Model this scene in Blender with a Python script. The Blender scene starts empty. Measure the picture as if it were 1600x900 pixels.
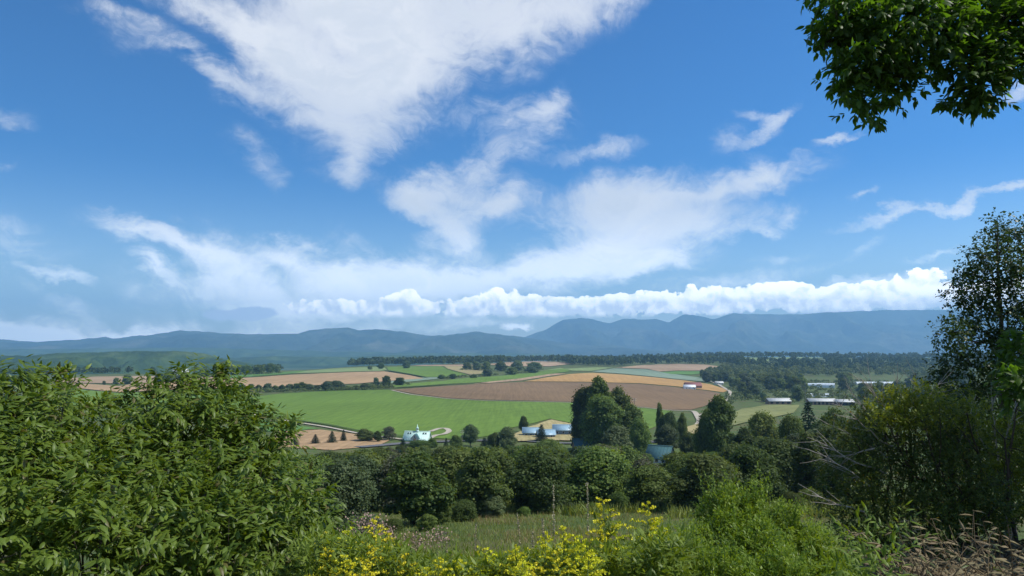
import bpy, math, random
import numpy as np
from mathutils import Vector, noise
from mathutils.geometry import delaunay_2d_cdt
R = math.radians
rng = np.random.default_rng(7)
random.seed(7)
S = bpy.context.scene
COL = S.collection

# ------------------------------------------------------------------ camera
F = 1155.6                                  # focal length in photo pixels (1600 wide)
PITCH = math.atan(95.0 / F)
cam_d = bpy.data.cameras.new('camera'); cam = bpy.data.objects.new('camera', cam_d); COL.objects.link(cam)
cam_d.sensor_width = 36; cam_d.lens = 36 * F / 1600
cam_d.clip_start = 0.05; cam_d.clip_end = 60000
cam.location = (0, 0, 0); cam.rotation_euler = (R(90) + PITCH, 0, 0)
S.camera = cam

# ------------------------------------------------------------------ light
SUN_AZ, SUN_EL = R(100), R(50)               # azimuth clockwise from the view direction
sun_d = bpy.data.lights.new('sun', 'SUN'); sun_d.energy = 5.0; sun_d.angle = R(0.53); sun_d.color = (1.0, 0.955, 0.885)
sun = bpy.data.objects.new('sun', sun_d); COL.objects.link(sun)
sdir = Vector((math.sin(SUN_AZ) * math.cos(SUN_EL), math.cos(SUN_AZ) * math.cos(SUN_EL), math.sin(SUN_EL)))
sun.rotation_euler = sdir.to_track_quat('Z', 'Y').to_euler()
S.view_settings.view_transform = 'Standard'; S.view_settings.look = 'None'
S.view_settings.exposure = 0.0; S.view_settings.gamma = 1.0; S.view_settings.use_curve_mapping = False
SKY_STRENGTH = 0.12
HAZE_DENSITY = 0.92e-4
HAZE_COLOR = (0.35, 0.67, 1.0)
S.cycles.max_bounces = 9; S.cycles.diffuse_bounces = 4; S.cycles.transmission_bounces = 5
S.cycles.volume_bounces = 1; S.cycles.use_denoising = True; S.cycles.sample_clamp_indirect = 4

# ------------------------------------------------------------------ pixel <-> world
CP, SP = math.cos(PITCH), math.sin(PITCH)
def tz(py): return (F * SP + (450 - py) * CP) / (F * CP - (450 - py) * SP)      # z per metre of depth
def tx(px, py): return (px - 800) / (F * CP - (450 - py) * SP)                  # x per metre of depth
def at(px, py, d): return np.array((tx(px, py) * d, d, tz(py) * d))
def to_px(p):
    x, y, z = p[..., 0], p[..., 1], p[..., 2]
    f = y * CP + z * SP; u = -y * SP + z * CP
    return 800 + F * x / f, 450 - F * u / f

# ------------------------------------------------------------------ world: sky with clouds
W = bpy.data.worlds.new("World"); S.world = W; W.use_nodes = True
NT = W.node_tree; NT.nodes.clear()
def N(t, **kw):
    n = NT.nodes.new(t)
    for k, v in kw.items(): setattr(n, k, v)
    return n
def link(a, b): NT.links.new(a, b)
def M(op, a, b=None, c=None, clamp=False):
    n = N('ShaderNodeMath', operation=op, use_clamp=clamp)
    for i, v in enumerate((a, b, c)):
        if v is None: continue
        if isinstance(v, (int, float)): n.inputs[i].default_value = v
        else: link(v, n.inputs[i])
    return n.outputs[0]
def SS(v, lo, hi, a=0.0, b=1.0):
    n = N('ShaderNodeMapRange', interpolation_type='SMOOTHSTEP')
    link(v, n.inputs['Value'])
    for k, q in (('From Min', lo), ('From Max', hi), ('To Min', a), ('To Max', b)): n.inputs[k].default_value = q
    return n.outputs['Result']
def MIXC(f, a, b):
    n = N('ShaderNodeMix', data_type='RGBA')
    for s, v in ((n.inputs[0], f), (n.inputs[6], a), (n.inputs[7], b)):
        if isinstance(v, (int, float)): s.default_value = v
        elif isinstance(v, tuple): s.default_value = (*v, 1)
        else: link(v, s)
    return n.outputs[2]
def NZ(vec, scale, detail=5, rough=.55, dist=0.0, lac=2.0, sock='Factor'):
    n = N('ShaderNodeTexNoise', noise_dimensions='2D'); link(vec, n.inputs['Vector'])
    n.inputs['Scale'].default_value = scale; n.inputs['Detail'].default_value = detail
    n.inputs['Roughness'].default_value = rough; n.inputs['Distortion'].default_value = dist; n.inputs['Lacunarity'].default_value = lac
    return n.outputs[0] if sock == 'Factor' else n.outputs['Color']
def VM(op, a, b=None, scale=None):
    n = N('ShaderNodeVectorMath', operation=op)
    for i, v in enumerate((a, b)):
        if v is None: continue
        if isinstance(v, tuple): n.inputs[i].default_value = v
        else: link(v, n.inputs[i])
    if scale is not None: n.inputs['Scale'].default_value = scale
    return n.outputs['Value'] if op in ('LENGTH', 'DOT_PRODUCT') else n.outputs[0]
def MAP(v, loc=(0, 0, 0), rot=0.0, scale=(1, 1, 1), typ='TEXTURE'):
    n = N('ShaderNodeMapping', vector_type=typ); link(v, n.inputs['Vector'])
    n.inputs['Location'].default_value = loc; n.inputs['Rotation'].default_value = (0, 0, rot); n.inputs['Scale'].default_value = scale
    return n.outputs[0]

sky = N('ShaderNodeTexSky', sky_type='NISHITA'); sky.sun_disc = False
sky.sun_elevation = SUN_EL; sky.sun_rotation = SUN_AZ
sky.altitude = 300; sky.air_density = 1.0; sky.dust_density = 0.5; sky.ozone_density = 2.0
tc = N('ShaderNodeTexCoord')
sep = N('ShaderNodeSeparateXYZ'); link(tc.outputs['Generated'], sep.inputs[0])
az = M('ARCTAN2', sep.outputs[0], sep.outputs[1])
hyp = M('SQRT', M('ADD', M('MULTIPLY', sep.outputs[0], sep.outputs[0]), M('MULTIPLY', sep.outputs[1], sep.outputs[1])))
el = M('ARCTAN2', sep.outputs[2], hyp)
cmb = N('ShaderNodeCombineXYZ'); link(az, cmb.inputs[0]); link(el, cmb.inputs[1]); V0 = cmb.outputs[0]
def ang(px, py):
    x, z = tx(px, py), tz(py)
    return math.atan2(x, 1), math.atan2(z, math.hypot(x, 1))
ROTC = {}
def blobs(V, lst):
    acc = None
    for (px, py, rx, ry, rot, w) in lst:
        rot = min((-25, -12, 0, 8, 20, 45), key=lambda q: abs(q - rot)); key = (V.node.name, rot)
        if key not in ROTC: ROTC[key] = MAP(V, rot=R(rot)) if rot else V       # the direction turned by a few shared angles
        a, e = ang(px, py); a2, _ = ang(px + 10, py); _, e2 = ang(px, py - 10)
        sx = (a2 - a) / 10 * rx; sy = (e2 - e) / 10 * ry; c_, s_ = math.cos(R(rot)), math.sin(R(rot))
        u, v = a * c_ + e * s_, -a * s_ + e * c_
        n = N('ShaderNodeVectorMath', operation='MULTIPLY_ADD'); link(ROTC[key], n.inputs[0]); n.inputs[1].default_value = (1 / sx, 1 / sy, 0); n.inputs[2].default_value = (-u / sx, -v / sy, 0)
        g = N('ShaderNodeTexGradient', gradient_type='SPHERICAL'); link(n.outputs[0], g.inputs[0])
        acc = M('MULTIPLY_ADD', g.outputs[1], w, acc if acc is not None else 0.0)
    return acc
# --- high cirrus: (px, py, rx, ry, rotation, weight)
CIRRUS = [
 (640, -20, 330, 130, 0, 1.3), (530, 50, 250, 130, -20, 1.1), (610, 120, 150, 150, 0, .85), (540, 200, 100, 100, 45, .75),
 (450, 170, 140, 60, -25, .75), (300, 20, 200, 50, -20, .95), (195, 33, 90, 26, -10, .7), (270, 98, 130, 28, -12, .75), (800, 50, 240, 95, 20, .95), (940, -10, 120, 60, 20, .5),
 (400, 55, 170, 70, -25, .9), (460, 110, 150, 60, -25, .8), (552, 258, 34, 50, 10, .6), (405, 250, 80, 38, -20, .7), (350, 130, 120, 40, -25, .55),
 (800, 195, 110, 50, 8, 1.0), (915, 226, 95, 28, 8, .95), (850, 170, 44, 34, 45, .7), (780, 245, 80, 36, 20, .8),
 (650, 298, 75, 40, -12, 1.1), (720, 300, 120, 55, 8, .9), (760, 335, 100, 50, 20, .9), (700, 350, 80, 30, -20, .7), (810, 300, 60, 40, 45, .8),
 (930, 305, 130, 60, 8, 1.0), (1070, 290, 210, 55, 8, 1.15), (1210, 272, 140, 34, 8, 1.0), (1010, 350, 180, 62, 8, .95), (1110, 340, 130, 34, 8, .85), (960, 400, 170, 50, 8, .9), (890, 430, 200, 45, 8, .85),
 (720, 385, 80, 28, 0, .85), (740, 430, 170, 50, 0, .85), (830, 390, 90, 50, 45, .5), (1050, 395, 110, 22, 8, .75), (1030, 420, 130, 22, 8, .7),
 (210, 362, 100, 28, -12, 1.1), (300, 388, 130, 34, -20, 1.0), (430, 405, 180, 38, -10, 1.05), (390, 440, 200, 42, -10, .85), (560, 425, 180, 44, -8, .9), (640, 445, 190, 42, 0, .85), (235, 420, 70, 18, -25, .8), (330, 462, 210, 38, -10, .65), (480, 465, 250, 42, 0, .75),
 (680, 480, 300, 38, 0, .55), (90, 422, 70, 14, -8, .7), (120, 468, 110, 16, -25, .6), (560, 380, 60, 24, -25, .5), (1175, 173, 48, 15, -15, .75), (1208, 193, 56, 20, 20, .95), (1145, 210, 40, 30, 0, .5),
 (1318, 218, 40, 11, 8, .95), (1360, 301, 36, 12, 6, 1.0), (1390, 335, 130, 13, 8, .95), (1500, 318, 110, 12, 8, .9), (1590, 296, 60, 12, 8, .9), (1460, 391, 70, 10, 8, .7), (1230, 325, 60, 20, 15, .75), (1190, 352, 45, 11, 4, .7), (1220, 395, 70, 16, 10, .5), (1350, 380, 50, 16, 45, .5),
 (1130, 440, 210, 22, 5, .7), (1380, 435, 160, 14, 5, .8), (1500, 425, 170, 14, 6, .6), (1590, 150, 60, 16, 20, .8), (0, 190, 70, 22, 0, .45), (0, 265, 34, 13, 0, .8), (20, 370, 130, 60, -20, .45), (120, 505, 360, 34, 0, .7), (60, 515, 260, 34, -3, 1.15), (250, 522, 300, 28, -2, .9), (0, 490, 140, 40, 0, .55), (550, 512, 260, 20, 0, .6), (850, 508, 300, 16, 0, .4), (820, 517, 24, 9, 0, 1.6), (930, 370, 130, 50, 20, .6), (880, 340, 60, 40, 0, .4),
]
w1 = VM('SUBTRACT', NZ(MAP(V0, scale=(1.4, 1, 1)), 3.5, 3, .5, sock='Color'), (.5, .5, .5))
w2 = VM('SUBTRACT', NZ(MAP(V0, rot=R(-10), scale=(1.6, 1, 1)), 11.0, 7, .66, sock='Color'), (.5, .5, .5))
Vw = VM('ADD', VM('ADD', V0, VM('SCALE', w1, scale=.05)), VM('SCALE', w2, scale=.075))
field = blobs(Vw, CIRRUS)
# generic cloud cover outside the photographed part of the sky
wgt = M('MAXIMUM', SS(M('ABSOLUTE', az), .66, .95), SS(el, .50, .75))
gen = M('MULTIPLY', M('SUBTRACT', NZ(MAP(Vw, scale=(1.6, 1, 1)), 3.0, 3, .5), .46), 5.0)
field = M('ADD', field, M('MULTIPLY', wgt, M('MAXIMUM', gen, 0.0)))
# fibrous detail: long streaks that fan out, and ragged edges
w3 = VM('SUBTRACT', NZ(V0, 5.0, 4, .55, sock='Color'), (.5, .5, .5))
Vs = VM('ADD', V0, VM('SCALE', w3, scale=.16))
def streak(rot, ax, ay, sc, d=9, ro=.66): return NZ(MAP(MAP(Vs, rot=R(rot)), scale=(ax, ay, 1), typ='POINT'), sc, d, ro)
fib = streak(-12, .45, 1.5, 17.0)
fib2 = streak(24, .55, 1.4, 9.0)
fib3 = NZ(Vs, 42.0, 8, .7)
det = M('ADD', M('MULTIPLY', M('SUBTRACT', fib, .5), 2.6), M('ADD', M('MULTIPLY', M('SUBTRACT', fib2, .5), 3.0), M('MULTIPLY', M('SUBTRACT', fib3, .5), 1.2)))
fc = M('MINIMUM', field, 1.5)
amp = M('MULTIPLY', SS(field, .0, .35), SS(field, 1.9, .7, .28, 1.0))
den = SS(M('ADD', M('MULTIPLY', fc, .78), M('MULTIPLY', det, M('MULTIPLY', amp, .38))), .0, 1.25)
den = M('MULTIPLY', den, .93)
# --- cumulus bank over the mountains
CUM = [
 (640, 478, 45, 30, 0, 1.0), (600, 484, 50, 24, 0, .8), (540, 482, 60, 22, 0, .65), (480, 480, 60, 20, 0, .55), 
 (790, 474, 60, 30, 0, 1.0), (840, 482, 80, 26, 0, .9), (720, 482, 60, 22, 0, .7), (920, 478, 70, 24, 0, .85), (990, 476, 70, 25, 0, .95), (1090, 470, 80, 30, 0, 1.0),
 (1150, 474, 80, 26, 0, .9), (1210, 462, 90, 28, 0, 1.1), (1290, 470, 110, 28, 0, 1.05), (1370, 463, 110, 30, 0, 1.1), (1440, 450, 70, 40, 0, 1.2), (1520, 462, 90, 30, 0, 1.0), (1620, 460, 100, 34, 0, 1.0), (1730, 462, 120, 30, 0, 1.0), (1860, 468, 120, 26, 0, .9),

]
cw = VM('ADD', V0, VM('SCALE', w2, scale=.014))
cb = blobs(cw, CUM); cm_ = SS(cb, 0.0, .3)
def lumps_n(V):
    n1 = NZ(V, 46.0, 5, .6); n2 = M('ABSOLUTE', M('SUBTRACT', NZ(V, 30.0, 2, .5), .5))
    return M('ADD', M('MULTIPLY', M('SUBTRACT', n1, .5), 1.5), M('MULTIPLY', M('SUBTRACT', .12, n2), 1.6))
h0 = lumps_n(cw); h1 = lumps_n(VM('ADD', cw, (.004, .009, 0)))      # the same lumps a step towards the sun
c0 = M('ADD', M('MULTIPLY', cb, 1.1), M('MULTIPLY', h0, cm_))
cden = M('MULTIPLY', SS(c0, .24, .36), SS(el, ang(1000, 499)[1], ang(1000, 487)[1]))
top_ = SS(el, ang(1000, 502)[1], ang(1000, 452)[1])
litc = M('ADD', SS(M('SUBTRACT', h0, h1), -.7, .7, -.55, .55), M('MULTIPLY', top_, .95), None, True)
ccol = MIXC(litc, (.66, .69, .74), (1.5, 1.42, 1.30))
# --- grey-violet shaded lens cloud
lens = blobs(VM('ADD', V0, VM('SCALE', w2, scale=.02)), [(370, 492, 62, 13, 0, 1.0), (405, 489, 45, 14, 0, .9), (345, 494, 30, 8, 0, .6)])
lden = SS(M('ADD', lens, M('MULTIPLY', M('SUBTRACT', fib, .5), .6)), .2, .45, 0, .9)
# --- cirrus colour: slightly grey where thick
thick = SS(M('ADD', field, det), .8, 2.2)
cir = MIXC(thick, (1.02, 1.02, 1.03), (.84, .87, .92))
K = 1.0 / SKY_STRENGTH
grad = SS(el, .02, .34)
skyc = N('ShaderNodeHueSaturation'); link(sky.outputs[0], skyc.inputs['Color']); skyc.inputs['Saturation'].default_value = 1.0; skyc.inputs['Value'].default_value = 1.0
gain = SS(el, .01, .20, 2.9, 1.0)
def scaled(c):
    n = N('ShaderNodeVectorMath', operation='SCALE'); link(VM('SCALE', c, scale=K), n.inputs[0]); link(gain, n.inputs['Scale']); return n.outputs[0]
tint = VM('SCALE', MIXC(SS(el, .02, .25), (1.22, 1.32, 1.36), (.12, .56, 1.04)), scale=1.0)
lr = N('ShaderNodeMapRange'); link(az, lr.inputs[0]); lr.inputs[1].default_value = -.65; lr.inputs[2].default_value = .65; lr.inputs[3].default_value = .88; lr.inputs[4].default_value = 1.16; link(lr.outputs[0], tint.node.inputs['Scale'])
base = MIXC(den, VM('MULTIPLY', skyc.outputs[0], tint), scaled(cir))
base = MIXC(cden, base, scaled(ccol))
base = MIXC(lden, base, scaled(MIXC(.5, (.40, .44, .54), (.40, .44, .54))))
bg = N('ShaderNodeBackground'); bg.inputs['Strength'].default_value = SKY_STRENGTH
link(base, bg.inputs['Color'])
wo = N('ShaderNodeOutputWorld'); link(bg.outputs[0], wo.inputs['Surface'])

# ------------------------------------------------------------------ mesh helpers
def mk(name, mat, parent=None, smooth=False, **props):
    return dict(name=name, mat=mat, parent=parent, smooth=smooth, props=props)
class MB:
    """collects numpy vertex blocks and faces, builds one mesh"""
    def __init__(s): s.v = []; s.f = []; s.m = []; s.n = 0
    def add(s, v, f, mat=0):
        v = np.asarray(v, float).reshape(-1, 3); f = np.asarray(f, int)
        s.v.append(v); s.f.append(f + s.n); s.m.append(np.full(len(f), mat)); s.n += len(v)
    def mesh(s, name, mats, smooth=False):
        me = bpy.data.meshes.new(name)
        v = np.concatenate(s.v) if s.v else np.zeros((0, 3))
        me.vertices.add(len(v)); me.vertices.foreach_set('co', v.astype(np.float32).ravel())
        nl = sum(f.size for f in s.f); npoly = sum(len(f) for f in s.f)
        me.loops.add(nl); me.polygons.add(npoly)
        me.loops.foreach_set('vertex_index', np.concatenate([f.ravel() for f in s.f]).astype(np.int32))
        cnt = np.concatenate([np.full(len(f), f.shape[1]) for f in s.f])
        st = np.concatenate([[0], np.cumsum(cnt)[:-1]])
        me.polygons.foreach_set('loop_start', st.astype(np.int32))
        me.polygons.foreach_set('material_index', np.concatenate(s.m).astype(np.int32))
        if smooth: me.polygons.foreach_set('use_smooth', np.ones(npoly, bool))
        for m in (mats if isinstance(mats, (list, tuple)) else [mats]): me.materials.append(m)
        me.update(calc_edges=True)
        return me
    def build(s, name, mats, parent=None, smooth=False):
        return inst(name, s.mesh(name, mats, smooth), parent)
def inst(name, me, parent=None, loc=(0, 0, 0), rz=0, sc=1.0):
    o = bpy.data.objects.new(name, me); COL.objects.link(o)
    o.location = loc; o.rotation_euler = (0, 0, rz)
    o.scale = (sc, sc, sc) if isinstance(sc, (int, float)) else sc
    if parent is not None: o.parent = parent
    return o
def thing(name, label, cat, loc=(0, 0, 0), rz=0, sc=1.0, group=None):
    o = inst(name, None, None, loc, rz, sc); o['label'] = label; o['category'] = cat
    if group: o['group'] = group
    return o
def tag(o, label, cat=None, group=None, kind=None):
    o['label'] = label
    if cat: o['category'] = cat
    if group: o['group'] = group
    if kind: o['kind'] = kind
    return o
def struct(o, label=None):
    o['kind'] = 'structure'
    if label: o['label'] = label
    return o
def unit(a): return a / np.maximum(np.linalg.norm(a, axis=-1, keepdims=True), 1e-9)
def rdir(n): return unit(rng.normal(size=(n, 3)))
def stamp(mb, T, TF, P, D, Nn, L, Wd=None, mat=0):
    """stamp leaf template T (x width, y length, z normal) at points P, axis D, normal Nn, length L, width Wd"""
    P = np.asarray(P, float); n = len(P)
    if n == 0: return
    D = unit(np.asarray(D, float)); X = unit(np.cross(D, Nn)); Z = np.cross(X, D)
    L = np.broadcast_to(np.asarray(L, float), (n,)); Wd = L if Wd is None else np.broadcast_to(np.asarray(Wd, float), (n,))
    v = P[:, None] + T[None, :, 0, None] * X[:, None] * Wd[:, None, None] + T[None, :, 1, None] * D[:, None] * L[:, None, None] + T[None, :, 2, None] * Z[:, None] * L[:, None, None]
    k = len(T)
    f = (np.asarray(TF)[None] + (np.arange(n) * k)[:, None, None]).reshape(-1, np.asarray(TF).shape[1])
    mb.add(v.reshape(-1, 3), f, mat)
def box(mb, x0, x1, y0, y1, z0, z1, mat=0):
    v = [(x0, y0, z0), (x1, y0, z0), (x1, y1, z0), (x0, y1, z0), (x0, y0, z1), (x1, y0, z1), (x1, y1, z1), (x0, y1, z1)]
    mb.add(v, [(0, 3, 2, 1), (4, 5, 6, 7), (0, 1, 5, 4), (1, 2, 6, 5), (2, 3, 7, 6), (3, 0, 4, 7)], mat)
def tube(mb, pts, rad, n=6, mat=0):
    pts = np.asarray(pts, float); k = len(pts); rad = np.broadcast_to(np.asarray(rad, float), (k,))
    t = unit(np.gradient(pts, axis=0)); ref = np.array((0.3, 0.2, 1.0)) if abs(t[0][2]) < .8 else np.array((1.0, .1, 0))
    a = unit(np.cross(t, ref)); b = np.cross(t, a)
    th = np.linspace(0, 2 * math.pi, n, endpoint=False)
    ring = pts[:, None] + rad[:, None, None] * (a[:, None] * np.cos(th)[None, :, None] + b[:, None] * np.sin(th)[None, :, None])
    f = []
    for i in range(k - 1):
        for j in range(n):
            f.append((i * n + j, i * n + (j + 1) % n, (i + 1) * n + (j + 1) % n, (i + 1) * n + j))
    mb.add(ring.reshape(-1, 3), f, mat)
def wiggle(p0, p1, n=6, amp=.08, sag=0.0):
    p0, p1 = np.asarray(p0, float), np.asarray(p1, float); t = np.linspace(0, 1, n)[:, None]
    L = np.linalg.norm(p1 - p0); p = p0 + (p1 - p0) * t
    w = rng.normal(size=(n, 3)) * amp * L; w[0] = 0; w[-1] *= .3
    p += np.cumsum(w, axis=0) * .35; p[:, 2] += sag * L * np.sin(t[:, 0] * math.pi)
    return p
# leaf shapes
LEAF6 = np.array([(0, 0, 0), (.36, .22, -.06), (.40, .5, -.10), (0, 1, -.22), (-.40, .5, -.10), (-.36, .22, -.06), (0, .3, .02), (0, .6, -.02)])
LEAF6F = [(0, 1, 6), (6, 1, 2), (6, 2, 7), (7, 2, 3), (0, 6, 5), (6, 4, 5), (6, 7, 4), (7, 3, 4)]
LEAF4 = np.array([(0, 0, 0), (.42, .42, -.05), (0, 1, -.12), (-.42, .42, -.05)])
LEAF4F = [(0, 1, 2), (0, 2, 3)]
CL = np.array([(-.5, 0, 0), (.1, -.12, .04), (.55, .35, -.03), (.15, 1, .05), (-.45, .62, -.04)])
CLF = [(0, 1, 2, 3), ]
CLF2 = [(0, 1, 2), (0, 2, 3), (0, 3, 4)]

# ------------------------------------------------------------------ materials
def newmat(name):
    m = bpy.data.materials.new(name); m.use_nodes = True; nt = m.node_tree; nt.nodes.clear()
    return m, nt
class G:
    def __init__(s, nt): s.nt = nt
    def n(s, t, **kw):
        x = s.nt.nodes.new(t)
        for k, v in kw.items(): setattr(x, k, v)
        return x
    def l(s, a, b): s.nt.links.new(a, b)
    def noise(s, vec, scale, detail=4, rough=.55):
        x = s.n('ShaderNodeTexNoise'); x.inputs['Scale'].default_value = scale; x.inputs['Detail'].default_value = detail; x.inputs['Roughness'].default_value = rough
        if vec: s.l(vec, x.inputs['Vector'])
        return x.outputs[0]
    def ramp(s, f, stops):
        x = s.n('ShaderNodeValToRGB'); e = x.color_ramp.elements
        while len(e) < len(stops): e.new(.5)
        for q, (p, c) in zip(e, stops): q.position = p; q.color = (*c, 1)
        s.l(f, x.inputs[0]); return x.outputs[0]
    def mix(s, f, a, b, mode='MIX'):
        x = s.n('ShaderNodeMix', data_type='RGBA', blend_type=mode)
        for k, v in ((x.inputs[0], f), (x.inputs[6], a), (x.inputs[7], b)):
            if isinstance(v, (int, float)): k.default_value = v
            elif isinstance(v, tuple): k.default_value = (*v, 1)
            else: s.l(v, k)
        return x.outputs[2]
    def math(s, op, a, b=None):
        x = s.n('ShaderNodeMath', operation=op)
        for i, v in enumerate((a, b)):
            if v is None: continue
            if isinstance(v, (int, float)): x.inputs[i].default_value = v
            else: s.l(v, x.inputs[i])
        return x.outputs[0]
    def out(s, col, rough=.8, spec=.3, bump=None, bdist=.1, bstr=.5, metal=0.0):
        p = s.n('ShaderNodeBsdfPrincipled'); o = s.n('ShaderNodeOutputMaterial')
        if isinstance(col, tuple): p.inputs['Base Color'].default_value = (*col, 1)
        else: s.l(col, p.inputs['Base Color'])
        p.inputs['Roughness'].default_value = rough; p.inputs['Specular IOR Level'].default_value = spec; p.inputs['Metallic'].default_value = metal
        if bump is not None:
            b = s.n('ShaderNodeBump'); b.inputs['Distance'].default_value = bdist; b.inputs['Strength'].default_value = bstr
            s.l(bump, b.inputs['Height']); s.l(b.outputs[0], p.inputs['Normal'])
        s.l(p.outputs[0], o.inputs[0]); return p, o
def leafmat(name, dark, light, trans=.35, rough=.5, spec=.4, nscale=.5, objvar=.25, tcol=None, autumn=None):
    m, nt = newmat(name); g = G(nt)
    geo = g.n('ShaderNodeNewGeometry'); tcn = g.n('ShaderNodeTexCoord'); oi = g.n('ShaderNodeObjectInfo')
    f = g.math('ADD', g.math('MULTIPLY', geo.outputs['Random Per Island'], .55), g.math('MULTIPLY', g.noise(tcn.outputs['Object'], nscale, 3), .75))
    f = g.math('SUBTRACT', f, .15)
    c = g.ramp(f, [(.15, dark), (.85, light)])
    if autumn:
        r2 = g.math('FRACT', g.math('MULTIPLY', geo.outputs['Random Per Island'], 37.7))
        sel = g.math('GREATER_THAN', r2, .965); c = g.mix(sel, c, autumn)
    if objvar:
        hs = g.n('ShaderNodeHueSaturation'); g.l(c, hs.inputs['Color'])
        v = g.math('ADD', g.math('MULTIPLY', oi.outputs['Random'], objvar * 2), 1 - objvar); g.l(v, hs.inputs['Value'])
        h = g.math('ADD', g.math('MULTIPLY', g.math('FRACT', g.math('MULTIPLY', oi.outputs['Random'], 13.7)), .035), .4825); g.l(h, hs.inputs['Hue'])
        c = hs.outputs[0]
    p, o = g.out(c, rough, spec)
    t = g.n('ShaderNodeBsdfTranslucent'); g.l(g.mix(1.0, c, tcol or (1.5, 1.35, .45), 'MULTIPLY'), t.inputs['Color'])
    mx = g.n('ShaderNodeMixShader'); mx.inputs[0].default_value = trans
    g.l(p.outputs[0], mx.inputs[1]); g.l(t.outputs[0], mx.inputs[2]); g.l(mx.outputs[0], o.inputs[0])
    return m
def plain(name, col, rough=.7, spec=.3, var=.15, scale=3.0, bump=.0, metal=0.0):
    m, nt = newmat(name); g = G(nt); tcn = g.n('ShaderNodeTexCoord')
    nz = g.noise(tcn.outputs['Object'], scale, 5)
    c = g.ramp(nz, [(.3, tuple(x * (1 - var) for x in col)), (.7, tuple(min(1, x * (1 + var)) for x in col))])
    g.out(c, rough, spec, nz if bump else None, .05, bump, metal); return m
def fieldmat(name, c1, c2, rowdir=0.0, rowscale=.35, rowamt=.2, nscale=.012, patch=None, third=None):
    m, nt = newmat(name); g = G(nt); geo = g.n('ShaderNodeNewGeometry'); P = geo.outputs['Position']
    n1 = g.noise(P, nscale, 6, .6); c = g.ramp(n1, [(.35, c1), (.65, c2)])
    fine = g.noise(P, .35, 5, .7); c = g.mix(.35, c, g.ramp(fine, [(.3, tuple(x * .6 for x in c1)), (.7, tuple(min(x * 1.35, 1) for x in c2))]))
    mp = g.n('ShaderNodeMapping'); g.l(P, mp.inputs[0]); mp.inputs['Rotation'].default_value = (0, 0, R(rowdir)); mp.inputs['Scale'].default_value = (1, .03, 1)
    rows = g.noise(mp.outputs[0], rowscale, 3, .6)
    c = g.mix(rowamt, c, g.ramp(rows, [(.35, tuple(x * .45 for x in c1)), (.65, tuple(min(x * 1.6, 1) for x in c2))]))
    tl = g.n('ShaderNodeTexWave', wave_type='BANDS', bands_direction='X'); mq = g.n('ShaderNodeMapping'); g.l(P, mq.inputs[0]); mq.inputs['Rotation'].default_value = (0, 0, R(rowdir + 4))
    g.l(mq.outputs[0], tl.inputs[0]); tl.inputs['Scale'].default_value = .022; tl.inputs['Distortion'].default_value = 1.2; tl.inputs['Detail'].default_value = 2; tl.inputs['Detail Scale'].default_value = .4
    c = g.mix(g.math('MULTIPLY', g.ramp(tl.outputs[0], [(.0, (1, 1, 1)), (.10, (0, 0, 0))]), rowamt * 1.5), c, tuple(x * .55 for x in c1))
    big = g.noise(P, .004, 5, .6); c = g.mix(.28, c, g.ramp(big, [(.38, tuple(x * .68 for x in c1)), (.62, tuple(min(1, x * 1.25) for x in c2))]))
    if patch:
        np_ = g.noise(P, nscale * 2.3, 4); c = g.mix(g.math('MULTIPLY', g.ramp(np_, [(.52, (0, 0, 0)), (.66, (1, 1, 1))]), .7), c, patch)
    g.out(c, .95, .1, fine, .3, .5); return m

M_bark = plain('bark', (.075, .06, .045), .9, .1, .35, 14, .6)
M_barkpale = plain('pale bark', (.20, .18, .15), .85, .15, .3, 18, .5)
M_stem = plain('green stem', (.10, .16, .04), .6, .3, .2, 20)
M_drystem = plain('dry brown stem', (.16, .115, .06), .8, .2, .25, 9)
M_reed = plain('straw', (.42, .36, .22), .7, .3, .25, 9)

# ------------------------------------------------------------------ terrain
YR = np.array([0, 3, 5, 8, 12, 20, 30, 45, 60, 85, 120, 150, 200, 250, 300, 365, 500, 740, 1000, 1300, 1800, 2200, 2800, 3500, 5000, 8000, 20000.])
ZN = np.array([-1.65, -1.85, -2.5, -3.6, -4.9, -6.9, -8.9, -12.0, -14.6])
def zz(py, y): return tz(py) * y
rowsy = YR[9:]
common = [zz(797, 85), zz(782, 120), zz(768, 150), zz(747, 200), zz(727, 250), zz(707, 300), zz(684, 365)]
def colz(p500, p740, p1000, p1300, p1800, p2200, p2800, z3500, z5000, z8000=-112, zf=-112):
    return np.array(list(ZN) + common + [zz(p500, 500), zz(p740, 740), zz(p1000, 1000), zz(p1300, 1300), zz(p1800, 1800), zz(p2200, 2200), zz(p2800, 2800), z3500, z5000, z8000, zf])
PXC = np.array([-700, 0, 300, 450, 600, 740, 900, 1150, 1450, 2300.])
TAB = np.array([
 colz(652, 622, 604, 590, 594, 590, 585, -115, -112),
 colz(652, 621, 603, 587, 592, 590, 585, -115, -112),
 colz(651, 619, 600, 585, 587, 588, 584, -115, -112),
 colz(651, 617, 598, 584, 578.5, 582, 582, -112, -112),
 colz(650, 614, 595, 582, 571.5, 575, 580, -108, -112),
 colz(650, 616, 597, 583, 569.5, 567, 570, -95, -112),
 colz(652, 620, 600, 585, 571, 565, 563, -75, -112),
 colz(655, 629, 609, 592, 573, 564, 558, -65, -112),
 colz(655, 632, 613, 597, 578, 567, 559, -60, -112),
 colz(655, 632, 613, 597, 578, 567, 560, -60, -112)])
LY = np.log(YR + 6.0)
def hermite(x, xs, ys):     # monotone-ish cubic through table columns
    i = np.clip(np.searchsorted(xs, x, side='right') - 1, 0, len(xs) - 2)
    return i
SL = np.zeros_like(TAB)
dd = (TAB[:, 1:] - TAB[:, :-1]) / (LY[1:] - LY[:-1])
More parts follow.
